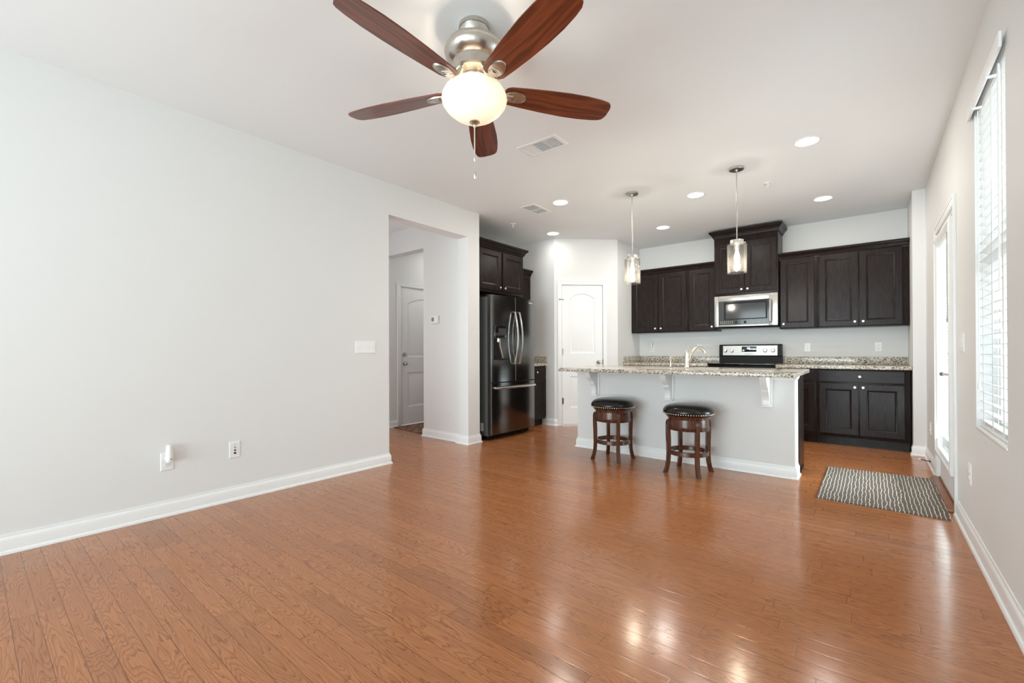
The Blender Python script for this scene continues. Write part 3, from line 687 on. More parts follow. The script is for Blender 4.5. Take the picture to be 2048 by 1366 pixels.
sm = MB().lathe([(0.008, -0.009), (0.008, -0.02), (0.0, -0.02)], seg=12).tube([(-0.007, 0, -0.018), (-0.012, 0, -0.03), (0, 0, -0.043)], 0.0025, 6).tube([(0.007, 0, -0.018), (0.012, 0, -0.03), (0, 0, -0.043)], 0.0025, 6).lathe([(0.013, -0.043), (0.013, -0.045), (0.0, -0.045)], seg=16)
part('sprinkler_head', sm, 'plastic', sp)
clone(sp, (0.06, 4.474, H), 'small white ceiling sprinkler head above the refrigerator')

# ------------------------------------------------------------------ wall plates (local: front is -y, bottom centre at origin)
def plate_mb(w, h): return MB().rings([[(-w/2, 0, -h/2), (w/2, 0, -h/2), (w/2, 0, h/2), (-w/2, 0, h/2)], [(-w/2, -0.003, -h/2), (w/2, -0.003, -h/2), (w/2, -0.003, h/2), (-w/2, -0.003, h/2)], [(-w/2+0.004, -0.006, -h/2+0.004), (w/2-0.004, -0.006, -h/2+0.004), (w/2-0.004, -0.006, h/2-0.004), (-w/2+0.004, -0.006, h/2-0.004)]])
def receptacle(cz_):
    m = MB(); o = [(0.0165*math.cos(a), cz_+max(-0.0125, min(0.0125, 0.0165*math.sin(a)))) for a in [2*PI*i/28 for i in range(28)]]
    m.rings([[(x, -0.006, z) for x, z in o], [(x*0.96, -0.009, cz_+(z-cz_)*0.96) for x, z in o]])
    m.box(-0.0075, -0.0094, cz_-0.002, -0.0055, -0.009, cz_+0.007, mi=1).box(0.0055, -0.0094, cz_-0.002, 0.0075, -0.009, cz_+0.006, mi=1)
    m.lathe([(0.0025, -0.0004), (0.0025, 0)], (0, -0.009, cz_-0.007), 10, 'y', mi=1)
    return m
def outlet(label, loc, rz):
    o = thing('wall_outlet', label, 'outlet', loc, rz, local=True); part('cover_plate', plate_mb(0.072, 0.118), 'plastic', o)
    for z in (-0.0195, 0.0195): part('receptacle', receptacle(z), ['plastic', 'greyslot'], o)
    return o
out1 = outlet('white duplex outlet low on the left wall with a device plugged into it', (0, 0.852, 0.362), RW)
for lb, loc, rz in (('white duplex outlet on the right wall below the blind', (W, 3.635, 0.375), -RW), ('small white outlet low on the right wall beyond the patio door', (W, 5.78, 0.347), -RW),
                    ('white duplex outlet on the kitchen wall behind the island faucet', (1.673, YB, 1.13), 0), ('white duplex outlet on the kitchen wall just right of the stove', (3.017, YB, 1.13), 0),
                    ('white duplex outlet on the kitchen wall above the right worktop end', (3.728, YB, 1.13), 0), ('white kitchen wall outlet left of the faucet, partly covered by a plugged device', (0.953, YB, 1.125), 0)):
    clone(out1, loc, lb, rz)
def plug_in(label, loc, rz, sc=1.0):
    o = thing('plug_in_device', label, 'plug-in device', loc, rz, local=True)
    m = MB(); rr = [(0.016, 0.036, -0.030), (0.020, 0.044, -0.024), (0.021, 0.046, 0.0), (0.0185, 0.042, 0.06), (0.0175, 0.040, 0.080), (0.015, 0.034, 0.084)]
    loops = []
    for hx, dp, z in rr:
        loops.append([(hx*sc*math.cos(a)*1.0, -0.026*sc+hx*1.1*sc*math.sin(a), z*sc) for a in [2*PI*i/24 for i in range(24)]])
    m.rings(loops).rings([loops[0][::-1], [(p[0]*.5, p[1], p[2]-0.001) for p in loops[0][::-1]]])
    part('body', m, 'plastic', o); part('plug_base', MB().box(-0.016*sc, -0.012*sc, -0.022*sc, 0.016*sc, -0.001, 0.04*sc, 0.003), 'plastic', o)
    part('indicator', MB().lathe([(0.0, -0.003), (0.004*sc, -0.0025), (0.005*sc, 0.0)], (0.004*sc, -0.049*sc, -0.008*sc), 12, 'y'), 'greyslot', o)
    return o
plug_in('rounded white plug-in device in the upper socket of the left wall outlet', (0.0095, 0.856, 0.392), RW)
plug_in('small white plug-in device above the worktop left of the island faucet', (0.948, YB-0.0095, 1.158), 0, 0.85)
cx = thing('coaxial_wall_plate', 'white cable plate with a row of four ports low on the left wall', 'wall plate', (0, 1.256, 0.371), RW, local=True)
part('cover_plate', plate_mb(0.072, 0.12), 'plastic', cx)
for z, r, mt in ((0.036, 0.003, 'greyslot'), (0.017, 0.0055, 'greyslot'), (-0.003, 0.006, 'bronze'), (-0.024, 0.0075, 'dark')):
    part('port', MB().lathe([(r*0.6, -0.005), (r, -0.004), (r, 0.0)], (0, -0.006, z), 14, 'y'), mt, cx)
sw = thing('light_switch', 'wide white plate of four toggle switches on the left wall', 'light switch', (0, 2.349, 1.133), RW, local=True)
part('cover_plate', plate_mb(0.212, 0.115), 'plastic', sw)
for k in range(4):
    x = -0.069+0.046*k; s = 1 if k != 2 else -1
    part('toggle', MB().box(x-0.005, -0.0075, -0.012, x+0.005, -0.006, 0.012).box(x-0.0042, -0.017, 0.001*s, x+0.0042, -0.006, 0.010*s, 0.002), 'plastic', sw)
sw2 = thing('light_switch', 'white two rocker switch plate on the right wall by the patio door', 'light switch', (W, 3.87, 1.135), -RW, local=True)
part('cover_plate', plate_mb(0.115, 0.118), 'plastic', sw2)
for x in (-0.023, 0.023): part('toggle', MB().box(x-0.016, -0.009, -0.033, x+0.016, -0.006, 0.033, 0.0015), 'plastic', sw2)
th = thing('thermostat', 'white wall thermostat with a grey screen in the hall', 'thermostat', (-0.607, 3.74, 1.492), 0, local=True)
part('body', MB().box(-0.066, -0.028, -0.048, 0.066, 0, 0.048, 0.006), 'plastic', th)
part('screen', MB().box(-0.050, -0.0285, -0.022, -0.002, -0.0275, 0.026), 'display', th, 'grey screen')

# ------------------------------------------------------------------ cabinets (local: x along the front, back at y=0, front face at y=-d)
CR = [(0.0, 0.0), (0.010, 0.0), (0.012, 0.014), (0.020, 0.018), (0.024, 0.034), (0.040, 0.056), (0.048, 0.060), (0.056, 0.074), (0.056, 0.090), (0.0, 0.090)]
KP = [(0.0, -0.024), (0.010, -0.0235), (0.0145, -0.020), (0.0150, -0.016), (0.010, -0.011), (0.0055, -0.008), (0.0055, 0.0)]
def front_panel(x0, x1, z0, z1, y, st=0.062, slab=False):
    m = MB(); t = 0.019
    ln = [(0, 0), (0, -t+0.003), (0.003, -t)]
    if slab: ln += [(0.012, -t), (0.014, -t)]
    else: ln += [(st, -t), (st+0.003, -t+0.004), (st+0.007, -t+0.005), (st+0.019, -t+0.013), (st+0.021, -t+0.013)]
    m.rings([[(x0+i, y+d, z0+i), (x1-i, y+d, z0+i), (x1-i, y+d, z1-i), (x0+i, y+d, z1-i)] for i, d in ln])
    return m
def cabinet(label, loc, rz, w, d, z0, z1, doors=(), drawers=(), toe=0.0, group=None, crown=None, crown_path=None):
    c = thing('wall_cabinet' if z0 > 0.5 else 'base_cabinet', label, 'cabinet', (loc[0], loc[1], z0 if z0 > .5 else 0), rz, group, local=True)
    dz = z0 if z0 > .5 else 0
    T = Matrix.Translation((0, 0, -dz))
    b = MB().box(0, -d, z0+toe, w, 0, z1, 0.0015)
    if toe: b.box(0.0, -d+0.07, 0, w, -0.02, toe)
    part('body', b.xf(T), 'espresso', c)
    for x0, x1, a, e, kx, kz in doors:
        dr = part('door', front_panel(x0, x1, a, e, -d).xf(T), 'espresso', c)
        if kx is not None: part('knob', MB().lathe(KP, (kx, -d-0.019, kz), 18, 'y').xf(T), 'knob', dr, 'round satin nickel knob')
    for x0, x1, a, e in drawers:
        dr = part('drawer', front_panel(x0, x1, a, e, -d, slab=True).xf(T), 'espresso_h', c)
        part('knob', MB().lathe(KP, ((x0+x1)/2, -d-0.019, (a+e)/2), 18, 'y').xf(T), 'knob', dr, 'round satin nickel knob')
    if crown: part('crown_moulding', MB().sweep(crown_path, [(o, z+crown) for o, z in CR]).xf(T), 'espresso_h', c)
    return c
Z0, Z1 = 1.365, 2.262
D = 0.33
# left of the range: 0.742 .. 1.975
cabinet('dark espresso two door wall cabinet nearest the pantry', (0.744, YB-0.002), 0, 0.846, D-0.02, Z0, Z1,
        doors=((0.016, 0.425, Z0+0.012, Z1-0.012, 0.385, Z0+0.06), (0.432, 0.838, Z0+0.012, Z1-0.012, 0.472, Z0+0.06)))
cabinet('narrow dark espresso wall cabinet left of the microwave', (1.591, YB-0.002), 0, 0.388, D-0.02, Z0, Z1, doors=((0.034, 0.378, Z0+0.012, Z1-0.012, 0.345, Z0+0.06),))
cabinet('narrow dark espresso wall cabinet right of the microwave', (2.748, YB-0.002), 0, 0.402, D-0.02, Z0, Z1, doors=((0.012, 0.372, Z0+0.012, Z1-0.012, 0.047, Z0+0.06),))
cabinet('dark espresso two door wall cabinet against the right wall', (3.151, YB-0.002), 0, 0.842, D-0.02, Z0, Z1,
        doors=((0.016, 0.396, Z0+0.012, Z1-0.012, 0.362, Z0+0.06), (0.404, 0.782, Z0+0.012, Z1-0.012, 0.438, Z0+0.06)))
fy = YB-0.002-(D-0.02)
single('crown_moulding', MB().sweep([(0.744, fy), (1.978, fy)], [(o, z+Z1-0.025) for o, z in CR]), 'espresso_h', 'dark crown moulding along the wall cabinets left of the microwave', 'moulding', (0.744, fy, Z1))
single('crown_moulding', MB().sweep([(2.749, fy), (3.993, fy)], [(o, z+Z1-0.025) for o, z in CR]), 'espresso_h', 'dark crown moulding along the wall cabinets right of the microwave', 'moulding', (2.749, fy, Z1))
TD = 0.38
tc = cabinet('tall dark wall cabinet rising to the ceiling above the microwave', (1.981, YB-0.002), 0, 0.763, TD, 1.832, 2.69,
        doors=((0.016, 0.377, 1.862, 2.545, 0.345, 1.905), (0.384, 0.747, 1.862, 2.545, 0.418, 1.905)), crown=2.625, crown_path=[(0, 0), (0, -TD), (0.763, -TD), (0.763, 0)])
# over the refrigerator (faces +x): local x is world y
cabinet('dark two door wall cabinet above the refrigerator', (-0.698, 3.900), RW, 0.935, 0.638, 1.835, 2.415,
        doors=((0.03, 0.460, 1.865, 2.365, 0.425, 1.905), (0.487, 0.915, 1.865, 2.365, 0.520, 1.905)), crown=2.385, crown_path=[(0, -0.638), (0.935, -0.638), (0.935, 0)])
cabinet('dark single door wall cabinet mostly hidden beyond the refrigerator', (-0.698, 4.840), RW, 0.594, 0.318, 1.37, 2.25, doors=((0.02, 0.574, 1.385, 2.235, 0.07, 1.43),), crown=2.222, crown_path=[(0, -0.318), (0.594, -0.318)])
cabinet('dark base cabinet between the refrigerator and the pantry', (-0.698, 4.925), RW, 0.510, 0.598, 0, 0.874, doors=((0.02, 0.490, 0.135, 0.695, 0.06, 0.655),), drawers=((0.02, 0.490, 0.715, 0.855),), toe=0.10)
# base run on the kitchen wall
BD = 0.606
cabinet('dark base cabinet in the corner beside the pantry wall', (0.744, YB-0.002), 0, 0.61, BD, 0, 0.874, doors=((0.02, 0.592, 0.135, 0.695, 0.55, 0.655),), drawers=((0.02, 0.592, 0.715, 0.855),), toe=0.10)
cabinet('dark base cabinet just left of the stove', (1.356, YB-0.002), 0, 0.606, BD, 0, 0.874, doors=((0.016, 0.590, 0.135, 0.695, 0.06, 0.655),), drawers=((0.016, 0.590, 0.715, 0.855),), toe=0.10)
cabinet('dark base cabinet just right of the stove, partly behind the island', (2.748, YB-0.002), 0, 0.408, BD, 0, 0.874, doors=((0.016, 0.392, 0.135, 0.695, 0.05, 0.655),), drawers=((0.016, 0.392, 0.715, 0.855),), toe=0.10)
cabinet('wide dark base cabinet with a drawer above two doors against the right wall', (3.158, YB-0.002), 0, 0.822, BD, 0, 0.874, doors=((0.026, 0.390, 0.135, 0.708, 0.357, 0.672), (0.398, 0.776, 0.135, 0.708, 0.430, 0.672)), drawers=((0.026, 0.776, 0.728, 0.858),), toe=0.10)

# ------------------------------------------------------------------ worktops
def top_thing(label, loc): return thing('countertop', label, 'worktop', loc)
ct = top_thing('speckled granite worktop right of the stove', (3.37, 6.58, 0.876))
part('slab', MB().box(2.746, 6.255, 0.876, 3.993, YB-0.001, 0.914, 0.004), 'granite', ct); part('backsplash', MB().box(2.746, YB-0.021, 0.9145, 3.993, YB-0.001, 1.008, 0.003), 'granite', ct)
ct = top_thing('speckled granite worktop left of the stove', (1.35, 6.58, 0.876))
part('slab', MB().box(0.744, 6.255, 0.876, 1.964, YB-0.001, 0.914, 0.004), 'granite', ct)
part('backsplash', MB().box(0.765, YB-0.021, 0.9145, 1.964, YB-0.001, 1.008, 0.003), 'granite', ct); part('side_splash', MB().box(0.744, 6.257, 0.9145, 0.764, YB-0.001, 1.008, 0.003), 'granite', ct)
ct = top_thing('small granite worktop between refrigerator and pantry', (-0.38, 5.18, 0.876))
part('slab', MB().box(-0.697, 4.925, 0.876, -0.066, 5.436, 0.914, 0.004), 'granite', ct); part('backsplash', MB().box(-0.677, 5.416, 0.9145, -0.068, 5.436, 1.012, 0.003).box(-0.697, 4.925, 0.9145, -0.678, 5.436, 1.012, 0.003), 'granite', ct)
ct = top_thing('long granite island countertop with rounded edges', (2.15, 4.47, 0.878))
part('slab', MB().box(1.087, 3.945, 0.878, 3.207, 5.0, 0.914, 0.009), 'granite', ct)

# ------------------------------------------------------------------ island
isl = thing('kitchen_island', 'white kitchen island with corbels and dark cabinets on its far side', 'kitchen island', (2.1, 4.41, 0))
IX0, IX1, IY = 1.043, 3.150, 4.418
part('front_wall', MB().box(IX0, IY, 0, IX1, 4.60, 0.876), 'island', isl)
part('end_trim', MB().box(IX1-0.002, IY-0.001, 0.10, IX1+0.006, 4.602, 0.85), 'trim', isl)
bp2 = MB().sweep([(IX0, 4.60), (IX0, IY), (IX1+0.004, IY), (IX1+0.004, 4.60)], BP); part('baseboard', bp2, 'trim', isl)
TP = [(0, 0.835), (0.006, 0.835), (0.010, 0.842), (0.016, 0.856), (0.018, 0.877), (0, 0.877)]
part('top_trim', MB().sweep([(IX0, 4.60), (IX0, IY), (IX1+0.004, IY), (IX1+0.004, 4.60)], TP), 'trim', isl)
cb = MB().box(IX0+0.01, 4.6005, 0.10, IX1, 4.965, 0.876).box(IX0+0.01, 4.6005, 0, IX1, 4.90, 0.10)
part('cabinet_box', cb, 'espresso', isl, 'dark cabinet body behind the white front')
part('end_panel', MB().box(IX1, 4.603, 0.0, IX1+0.012, 4.968, 0.876, 0.002).box(IX1+0.012, 4.61, 0.0, IX1+0.018, 4.90, 0.03, 0.002), 'espresso', isl)
for k in range(4):
    x0 = IX0+0.03+k*0.52; m = front_panel(0, 0.50, 0.13, 0.84, 0); m.xf(Matrix.Translation((x0+0.50, 4.965, 0)) @ Matrix.Rotation(PI, 4, 'Z'))
    dr = part('door', m, 'espresso', isl); part('knob', MB().lathe([(r, -h) for r, h in KP], (x0+0.07, 4.984, 0.79), 16, 'y'), 'knob', dr)
CPROF = [(0.0, 0.61), (-0.040, 0.61), (-0.052, 0.618), (-0.050, 0.632), (-0.046, 0.655), (-0.052, 0.690), (-0.072, 0.718), (-0.090, 0.735), (-0.094, 0.752), (-0.104, 0.762), (-0.135, 0.780), (-0.168, 0.806), (-0.182, 0.836), (-0.184, 0.852), (-0.200, 0.856), (-0.200, 0.877), (0.0, 0.877)]
for x in (1.282, 2.097, 2.948):
    cbk = MB().prism([(IY-0.014+y, z) for y, z in CPROF], x-0.026, x+0.026, 'x').box(x-0.044, IY-0.016, 0.597, x+0.044, IY, 0.877, 0.003).box(x-0.036, IY-0.062, 0.600, x+0.036, IY-0.01, 0.614, 0.004)
    part('corbel', cbk, 'trim', isl, 'scrolled white support bracket')
# faucet and soap pump
fc = thing('kitchen_faucet', 'arched single spout faucet standing on the island', 'faucet', (2.19, 4.70, 0.914))
FX0, FY0 = 2.175, 4.70
part('body', MB().lathe([(0.028, 0), (0.030, 0.004), (0.024, 0.012), (0.022, 0.05), (0.022, 0.13), (0.019, 0.155), (0.0, 0.16)], (FX0, FY0, 0.9142), 24), 'chrome', fc)
sp_ = [(FX0+0.006, FY0+0.01, 1.035), (FX0+0.045, FY0+0.03, 1.07), (FX0+0.072, FY0+0.045, 1.11), (FX0+0.092, FY0+0.055, 1.125), (FX0+0.120, FY0+0.07, 1.120), (FX0+0.146, FY0+0.085, 1.09), (FX0+0.154, FY0+0.09, 1.068)]
part('spout', MB().tube([(FX0+0.018, FY0+0.01, 0.985)]+sp_[1:], [0.013, 0.013, 0.013, 0.014, 0.015, 0.017, 0.018], 12), 'chrome', fc)
part('lever', MB().tube([(FX0-0.002, FY0, 1.06), (FX0+0.004, FY0-0.002, 1.085), (FX0+0.022, FY0-0.006, 1.118), (FX0+0.036, FY0-0.008, 1.130)], [0.016, 0.013, 0.009, 0.006], 10), 'chrome', fc)
sd_ = thing('soap_dispenser', 'slim metal soap pump on the island left of the faucet', 'soap dispenser', (2.01, 4.70, 0.914))
part('pump_body', MB().lathe([(0.020, 0), (0.021, 0.004), (0.010, 0.012), (0.009, 0.09), (0.012, 0.10), (0.0, 0.115)], (2.01, 4.70, 0.9142), 18), 'chrome', sd_)
part('pump_spout', MB().tube([(2.01, 4.70, 1.022), (2.03, 4.712, 1.032), (2.055, 4.726, 1.026), (2.064, 4.731, 1.014)], [0.010, 0.009, 0.008, 0.006], 10), 'chrome', sd_)

# ------------------------------------------------------------------ range
rg = thing('kitchen_range', 'black and stainless electric range between the base cabinets', 'stove', (2.355, 6.55, 0))
RX0, RX1 = 1.969, 2.741
part('body', MB().box(RX0, 6.27, 0.03, RX1, 6.86, 0.90, 0.003).box(RX0+0.03, 6.33, 0, RX1-0.03, 6.84, 0.03), 'black', rg)
part('cooktop', MB().box(RX0-0.003, 6.20, 0.9005, RX1+0.003, 6.80, 0.924, 0.005), 'cooktop', rg, 'black glass cooktop')
od = part('oven_door', MB().box(RX0+0.004, 6.225, 0.25, RX1-0.004, 6.2695, 0.80, 0.006), 'steel', rg)
part('oven_window', MB().box(RX0+0.12, 6.222, 0.38, RX1-0.12, 6.226, 0.66), 'blackgloss', od)
part('oven_handle', MB().tube([(RX0+0.06, 6.225, 0.76), (RX0+0.06, 6.175, 0.76), (RX1-0.06, 6.175, 0.76), (RX1-0.06, 6.225, 0.76)], 0.012, 10), 'handlesteel', od)
part('control_strip', MB().box(RX0+0.004, 6.225, 0.806, RX1-0.004, 6.2695, 0.898, 0.004), 'black', rg)
part('storage_drawer', MB().box(RX0+0.004, 6.23, 0.05, RX1-0.004, 6.2695, 0.244, 0.005), 'steel', rg)
bgd = MB().prism([(6.805, 0.924), (6.88, 0.924), (6.88, 1.168), (6.865, 1.174), (6.825, 1.174), (6.808, 1.160), (6.800, 1.020), (6.815, 1.010)], RX0, RX1, 'x')
bgo = part('backguard', bgd, 'black', rg)
cpn = MB(); cy = lambda z: 6.7995+(z-1.02)*0.008/0.14
cpn.add([(RX0+0.05, cy(1.024)-0.001, 1.024), (RX1-0.05, cy(1.024)-0.001, 1.024), (RX1-0.05, cy(1.157)-0.001, 1.157), (RX0+0.05, cy(1.157)-0.001, 1.157), (RX0+0.05, cy(1.024)+0.004, 1.024), (RX1-0.05, cy(1.024)+0.004, 1.024), (RX1-0.05, cy(1.157)+0.004, 1.157), (RX0+0.05, cy(1.157)+0.004, 1.157)], [(0, 1, 2, 3), (4, 7, 6, 5), (0, 4, 5, 1), (1, 5, 6, 2), (2, 6, 7, 3), (3, 7, 4, 0)])
part('control_panel', cpn, 'steel', bgo)
dp = MB().box(2.262, 6.7975, 1.072, 2.442, 6.803, 1.146, 0.001); part('clock_display', dp, 'blackgloss', bgo)
dg = text_mb('00', 0.038); dg.xf(Matrix.Translation((2.346, 6.797, 1.120))); part('clock_digits', dg, 'digits', bgo, 'pale blue lit digits')
lg = text_mb('Whirlpool', 0.022); lg.xf(Matrix.Translation((2.352, 6.7985, 1.045))); part('lettering', lg, 'greyslot', bgo)
for x in (2.050, 2.135, 2.285, 2.548, 2.640):
    s = 0.6 if abs(x-2.285) < .01 else 1.0
    kb = MB().lathe([(0.0, -0.030*s), (0.017*s, -0.029*s), (0.020*s, -0.024*s), (0.022*s, -0.006), (0.027*s, -0.004), (0.027*s, 0.0)], (x, 6.7995, 1.091), 24, 'y').box(x-0.003, 6.7995-0.033*s, 1.091-0.017*s, x+0.003, 6.7995-0.028*s, 1.091+0.017*s, 0.001)
    part('knob', kb, 'knob', rg)
# ------------------------------------------------------------------ microwave
mw = thing('microwave_oven', 'stainless over the range microwave with a black glass window', 'microwave', (2.36, 6.69, 1.40))
MX0, MX1, MY = 1.983, 2.742, 6.50
part('body', MB().box(MX0, MY+0.03, 1.412, MX1, YB-0.003, 1.829, 0.003), 'black', mw)
md = MB()
md.box(MX0, MY, 1.412, MX0+0.055, MY+0.029, 1.829, 0.004).box(2.645, MY, 1.412, MX1, MY+0.029, 1.829, 0.004).box(MX0+0.055, MY, 1.757, 2.645, MY+0.029, 1.829, 0.004).box(MX0+0.055, MY, 1.412, 2.645, MY+0.029, 1.437, 0.004).box(MX0+0.05, MY+0.008, 1.42, 2.65, MY+0.029, 1.78)
mdo = part('door', md, 'steel', mw)
part('door_window', MB().box(MX0+0.055, MY+0.002, 1.437, 2.645, MY+0.0079, 1.757), 'mwglass', mdo, 'dark glass with a framed viewing window')
vw = MB()
for a, b, c, d in ((2.105, 2.128, 1.505, 1.742), (2.604, 2.622, 1.505, 1.742), (2.128, 2.604, 1.716, 1.742), (2.128, 2.604, 1.505, 1.518)): vw.box(a, MY+0.001, c, b, MY+0.0021, d)
part('window_border', vw, 'black', mdo)
part('handle', MB().tube([(2.662, MY, 1.745), (2.662, MY-0.032, 1.735), (2.662, MY-0.045, 1.60), (2.662, MY-0.032, 1.465), (2.662, MY, 1.455)], [0.010, 0.015, 0.015, 0.015, 0.010], 12), 'handlesteel', mdo)
kp = MB()
for i in range(7):
    for j in range(2): kp.box(2.06+i*0.024+(0.23 if i > 6 else 0), MY+0.0012, 1.455+j*0.02, 2.072+i*0.024, MY+0.0021, 1.465+j*0.02)
for i in range(8): kp.box(2.42+i*0.026, MY+0.0012, 1.462, 2.432+i*0.026, MY+0.0021, 1.472)
part('keypad', kp, 'greyslot', mdo)
part('display', MB().box(2.245, MY+0.0012, 1.45, 2.268, MY+0.0021, 1.485).box(2.35, MY+0.0012, 1.45, 2.378, MY+0.0021, 1.485), 'black', mdo)
lg = text_mb('Whirlpool', 0.026); lg.xf(Matrix.Translation((2.355, MY-0.0005, 1.795))); part('lettering', lg, 'greyslot', mdo)
part('vent_grille', MB().prism([(MY+0.01, 1.411), (MY+0.035, 1.395), (YB-0.05, 1.395), (YB-0.02, 1.411)], MX0+0.006, MX1-0.006, 'x'), 'black', mw)

# ------------------------------------------------------------------ refrigerator (faces +x)
fr = thing('refrigerator', 'black stainless french door refrigerator with water dispenser', 'refrigerator', (-0.28, 4.45, 0))
GY0, GY1, GM = 4.012, 4.902, 4.448
part('body', MB().box(-0.64, GY0+0.006, 0.05, 0.018, GY1-0.006, 1.762, 0.006), 'fridgeside', fr)
gr = MB().box(-0.60, GY0+0.03, 0.012, 0.0, GY1-0.03, 0.05)
for y in (GY0+0.05, GY1-0.05): gr.lathe([(0.018, 0.0), (0.018, 0.02)], (-0.02, y, 0.0), 14)
part('toe_grille', gr, 'black', fr)
def bulge(y): q = (y-(GY0+GY1)/2)/((GY1-GY0)/2); return 0.084+0.030*(1-q*q)
def door_slab(y0, y1, z0, z1):
    n = 14; f = []
    ys = [y0+(y1-y0)*i/n for i in range(n+1)]
    pl = [(bulge(y), y) for y in ys]; pl[0] = (pl[0][0]-0.006, y0); pl[-1] = (pl[-1][0]-0.006, y1)
    pl = [pl[0], (bulge(y0+0.004)-0.0008, y0+0.005)]+pl[1:-1]+[(bulge(y1-0.004)-0.0008, y1-0.005), pl[-1]]
    poly = [(0.024, y1), (0.024, y0)]+pl
    return MB().prism(poly, z0, z1)
ld = part('door', door_slab(GY0, GM-0.003, 0.712, 1.782), 'blacksteel', fr)
rd = part('door', door_slab(GM+0.003, GY1, 0.712, 1.782), 'blacksteel', fr)
fz = part('freezer_drawer', door_slab(GY0, GY1, 0.075, 0.700), 'blacksteel', fr)
def bow(y, z0, z1):
    pts = [(bulge(y)-0.004, y, z1)]
    for k in range(13):
        t = k/12; pts.append((bulge(y)+0.028+0.050*math.sin(PI*t), y, z1-0.006-(z1-z0-0.012)*t))
    pts.append((bulge(y)-0.004, y, z0)); return pts
part('handle', MB().tube(bow(GM-0.045, 0.93, 1.59), 0.0125, 12), 'handlesteel', ld, 'bowed steel bar handle')
part('handle', MB().tube(bow(GM+0.045, 0.93, 1.59), 0.0125, 12), 'handlesteel', rd, 'bowed steel bar handle')
hp = [(bulge(4.075)-0.004, 4.075, 0.640)]
for k in range(13):
    y = 4.075+0.765*k/12; hp.append((bulge(y)+0.042+0.012*math.sin(PI*k/12), y, 0.640))
hp.append((bulge(4.84)-0.004, 4.84, 0.640))
part('handle', MB().tube(hp, 0.0135, 12), 'handlesteel', fz, 'long steel bar handle')
dm = MB(); xq = bulge(4.19)+0.002
dm.box(xq-0.02, 4.060, 1.255, xq+0.003, 4.318, 1.405, 0.003)
dpo = part('dispenser_panel', dm, 'blackgloss', ld, 'glossy black control panel')
cav = MB(); x1 = xq+0.003; x2 = bulge(4.06)-0.004
cav.box(x2-0.002, 4.062, 0.985, x1, 4.076, 1.25, 0.002).box(x2, 4.302, 0.985, x1, 4.316, 1.25, 0.002).box(x2, 4.076, 0.985, x1+0.004, 4.302, 1.0, 0.002).box(x2, 4.076, 1.0, x2+0.016, 4.302, 1.25)
part('dispenser_recess', cav, 'black', ld)
part('dispenser_paddle', MB().tube([(xq+0.001, 4.135, 1.245), (xq-0.003, 4.150, 1.15), (xq+0.001, 4.20, 1.01)], [0.017, 0.014, 0.012], 12).lathe([(0.02, 1.20), (0.024, 1.22), (0.02, 1.25)], (xq-0.008, 4.125, 0), 16), 'handlesteel', dpo, 'silver dispenser lever')
part('dispenser_screen', MB().box(xq+0.0031, 4.12, 1.295, xq+0.0036, 4.27, 1.375), 'mwglass', dpo)
lg = text_mb('SAMSUNG', 0.022); yl = 4.80; sl_ = math.atan2(bulge(yl+.04)-bulge(yl-.04), 0.08)
lg.xf(Matrix.Translation((bulge(yl)+0.0006, yl, 1.735)) @ Matrix.Rotation(RW-sl_, 4, 'Z')); part('lettering', lg, 'sticker', rd)
part('hinge_cover', MB().box(-0.06, GY0+0.01, 1.763, 0.06, GY0+0.07, 1.79, 0.006).box(-0.06, GY1-0.07, 1.763, 0.06, GY1-0.01, 1.79, 0.006), 'black', fr)
part('sticker', MB().box(-0.100, GY0+0.0045, 0.108, -0.052, GY0+0.0058, 0.207), 'sticker', fr, 'small pale printed label')

# ------------------------------------------------------------------ stools
st = thing('bar_stool', 'backless round stool, the one nearer the refrigerator, black leather top and cherry legs', 'stool', (1.622, 4.130, 0), math.radians(-3.4), 'swivel stools at the island', local=True)
part('seat', MB().lathe([(0.0, 0.618), (0.06, 0.617), (0.12, 0.612), (0.165, 0.603), (0.195, 0.588), (0.211, 0.568), (0.216, 0.552), (0.214, 0.536), (0.208, 0.526), (0.20, 0.520), (0.0, 0.520)], seg=56), 'leather', st, 'padded black leather seat')
nl = MB()
for k in range(64):
    a = 2*PI*k/64; nl.lathe([(0.0, 0.0042), (0.004, 0.003), (0.006, -0.001)], (0, 0, 0), 8, 'y', cap=False)
    o = len(nl.v)-24
    Rz = Matrix.Rotation(a, 4, 'Z') @ Matrix.Translation((0, 0.2145, 0.534))
    for i in range(o, len(nl.v)): nl.v[i] = tuple(Rz @ Vector(nl.v[i]))
part('nailhead_trim', nl, 'tack', st, 'row of bright nailheads')
part('swivel_ring', MB().lathe([(0.0, 0.5195), (0.188, 0.5195), (0.192, 0.514), (0.190, 0.506), (0.184, 0.500), (0.0, 0.500)], seg=48), 'stool', st)
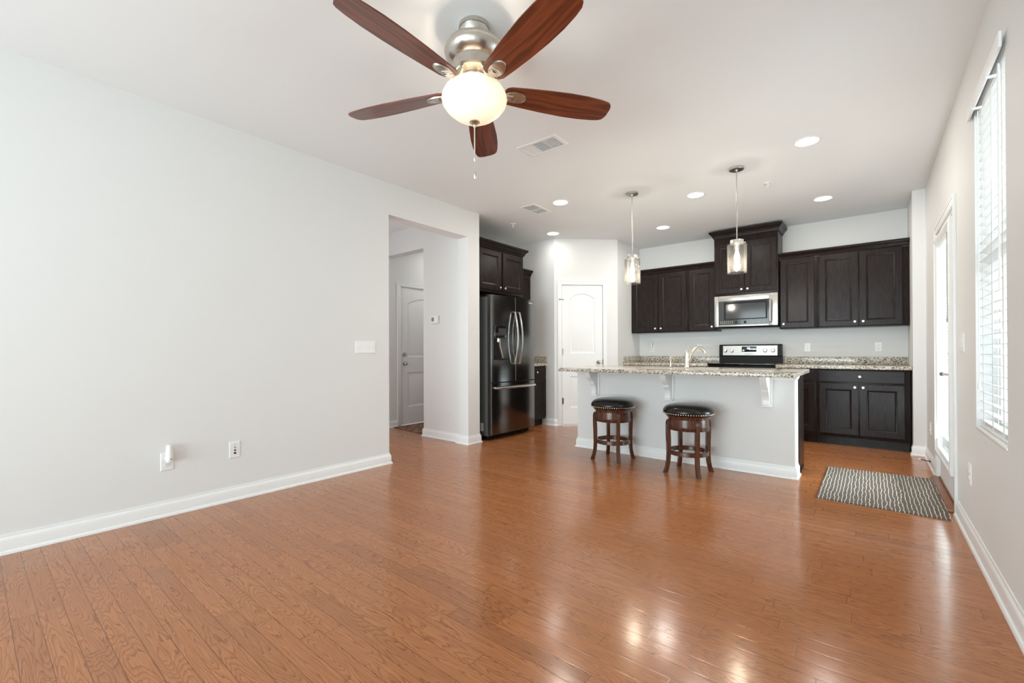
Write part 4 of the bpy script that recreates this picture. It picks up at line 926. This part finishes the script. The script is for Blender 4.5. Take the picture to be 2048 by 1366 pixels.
part('apron', MB().lathe([(0.0, 0.4995), (0.178, 0.4995), (0.180, 0.494), (0.175, 0.488), (0.172, 0.484), (0.172, 0.418), (0.177, 0.414), (0.180, 0.408), (0.177, 0.402), (0.173, 0.399), (0.178, 0.394), (0.176, 0.387), (0.165, 0.384), (0.0, 0.384)], seg=48), 'stool', st)
LEG = [(0.172, 0.468), (0.176, 0.478), (0.186, 0.476), (0.196, 0.462), (0.200, 0.440), (0.200, 0.36), (0.196, 0.25), (0.194, 0.17), (0.198, 0.10), (0.208, 0.05), (0.226, 0.0), (0.192, 0.0), (0.178, 0.05), (0.168, 0.10), (0.163, 0.17), (0.163, 0.30), (0.166, 0.38), (0.172, 0.40)]
for k in range(4):
    a = PI/4+k*PI/2
    lgm = MB().prism(LEG, -0.0165, 0.0165, 'y').xf(Matrix.Rotation(a, 4, 'Z')); part('leg', lgm, 'stool', st)
part('footrest_ring', MB().lathe([(0.168, 0.205), (0.171, 0.201), (0.171, 0.169), (0.168, 0.165), (0.152, 0.165), (0.149, 0.169), (0.149, 0.201), (0.152, 0.205), (0.168, 0.205)], seg=56, cap=False), 'stool', st)
clone(st, (2.376, 4.094, 0), 'backless round stool, the one nearer the patio door, black leather top and cherry legs', math.radians(-4.5))

# ------------------------------------------------------------------ rugs and floor bits
rp = [(3.345, 5.055), (3.338, 3.952), (4.052, 3.945), (4.058, 5.105)]
single('area_rug', MB().prism(rp, 0.0005, 0.009), 'rug', 'grey rug with wavy cream stripes on the floor before the patio door', 'rug', (3.7, 4.5, 0))
single('doormat', MB().prism([(-1.672, 3.884), (-0.94, 3.80), (-0.93, 4.50), (-1.66, 4.62)], 0.0005, 0.010), 'doormat', 'brown patterned mat on the hall floor at the exterior door', 'mat', (-1.3, 4.2, 0))
ds = thing('door_stop', 'thin bronze door stop with white tip on the right baseboard', 'door stop', (W-0.014, 5.655, 0.05))
part('rod', MB().tube([(W-0.0145, 5.655, 0.05), (W-0.075, 5.715, 0.05)], 0.0045, 8).lathe([(0.012, 0.0), (0.010, 0.008), (0.0, 0.008)], (W-0.0215, 5.655, 0.05), 12, 'x'), 'bronze', ds)
part('tip', MB().tube([(W-0.075, 5.715, 0.05), (W-0.089, 5.729, 0.05)], 0.008, 10), 'plastic', ds, 'white rubber tip')
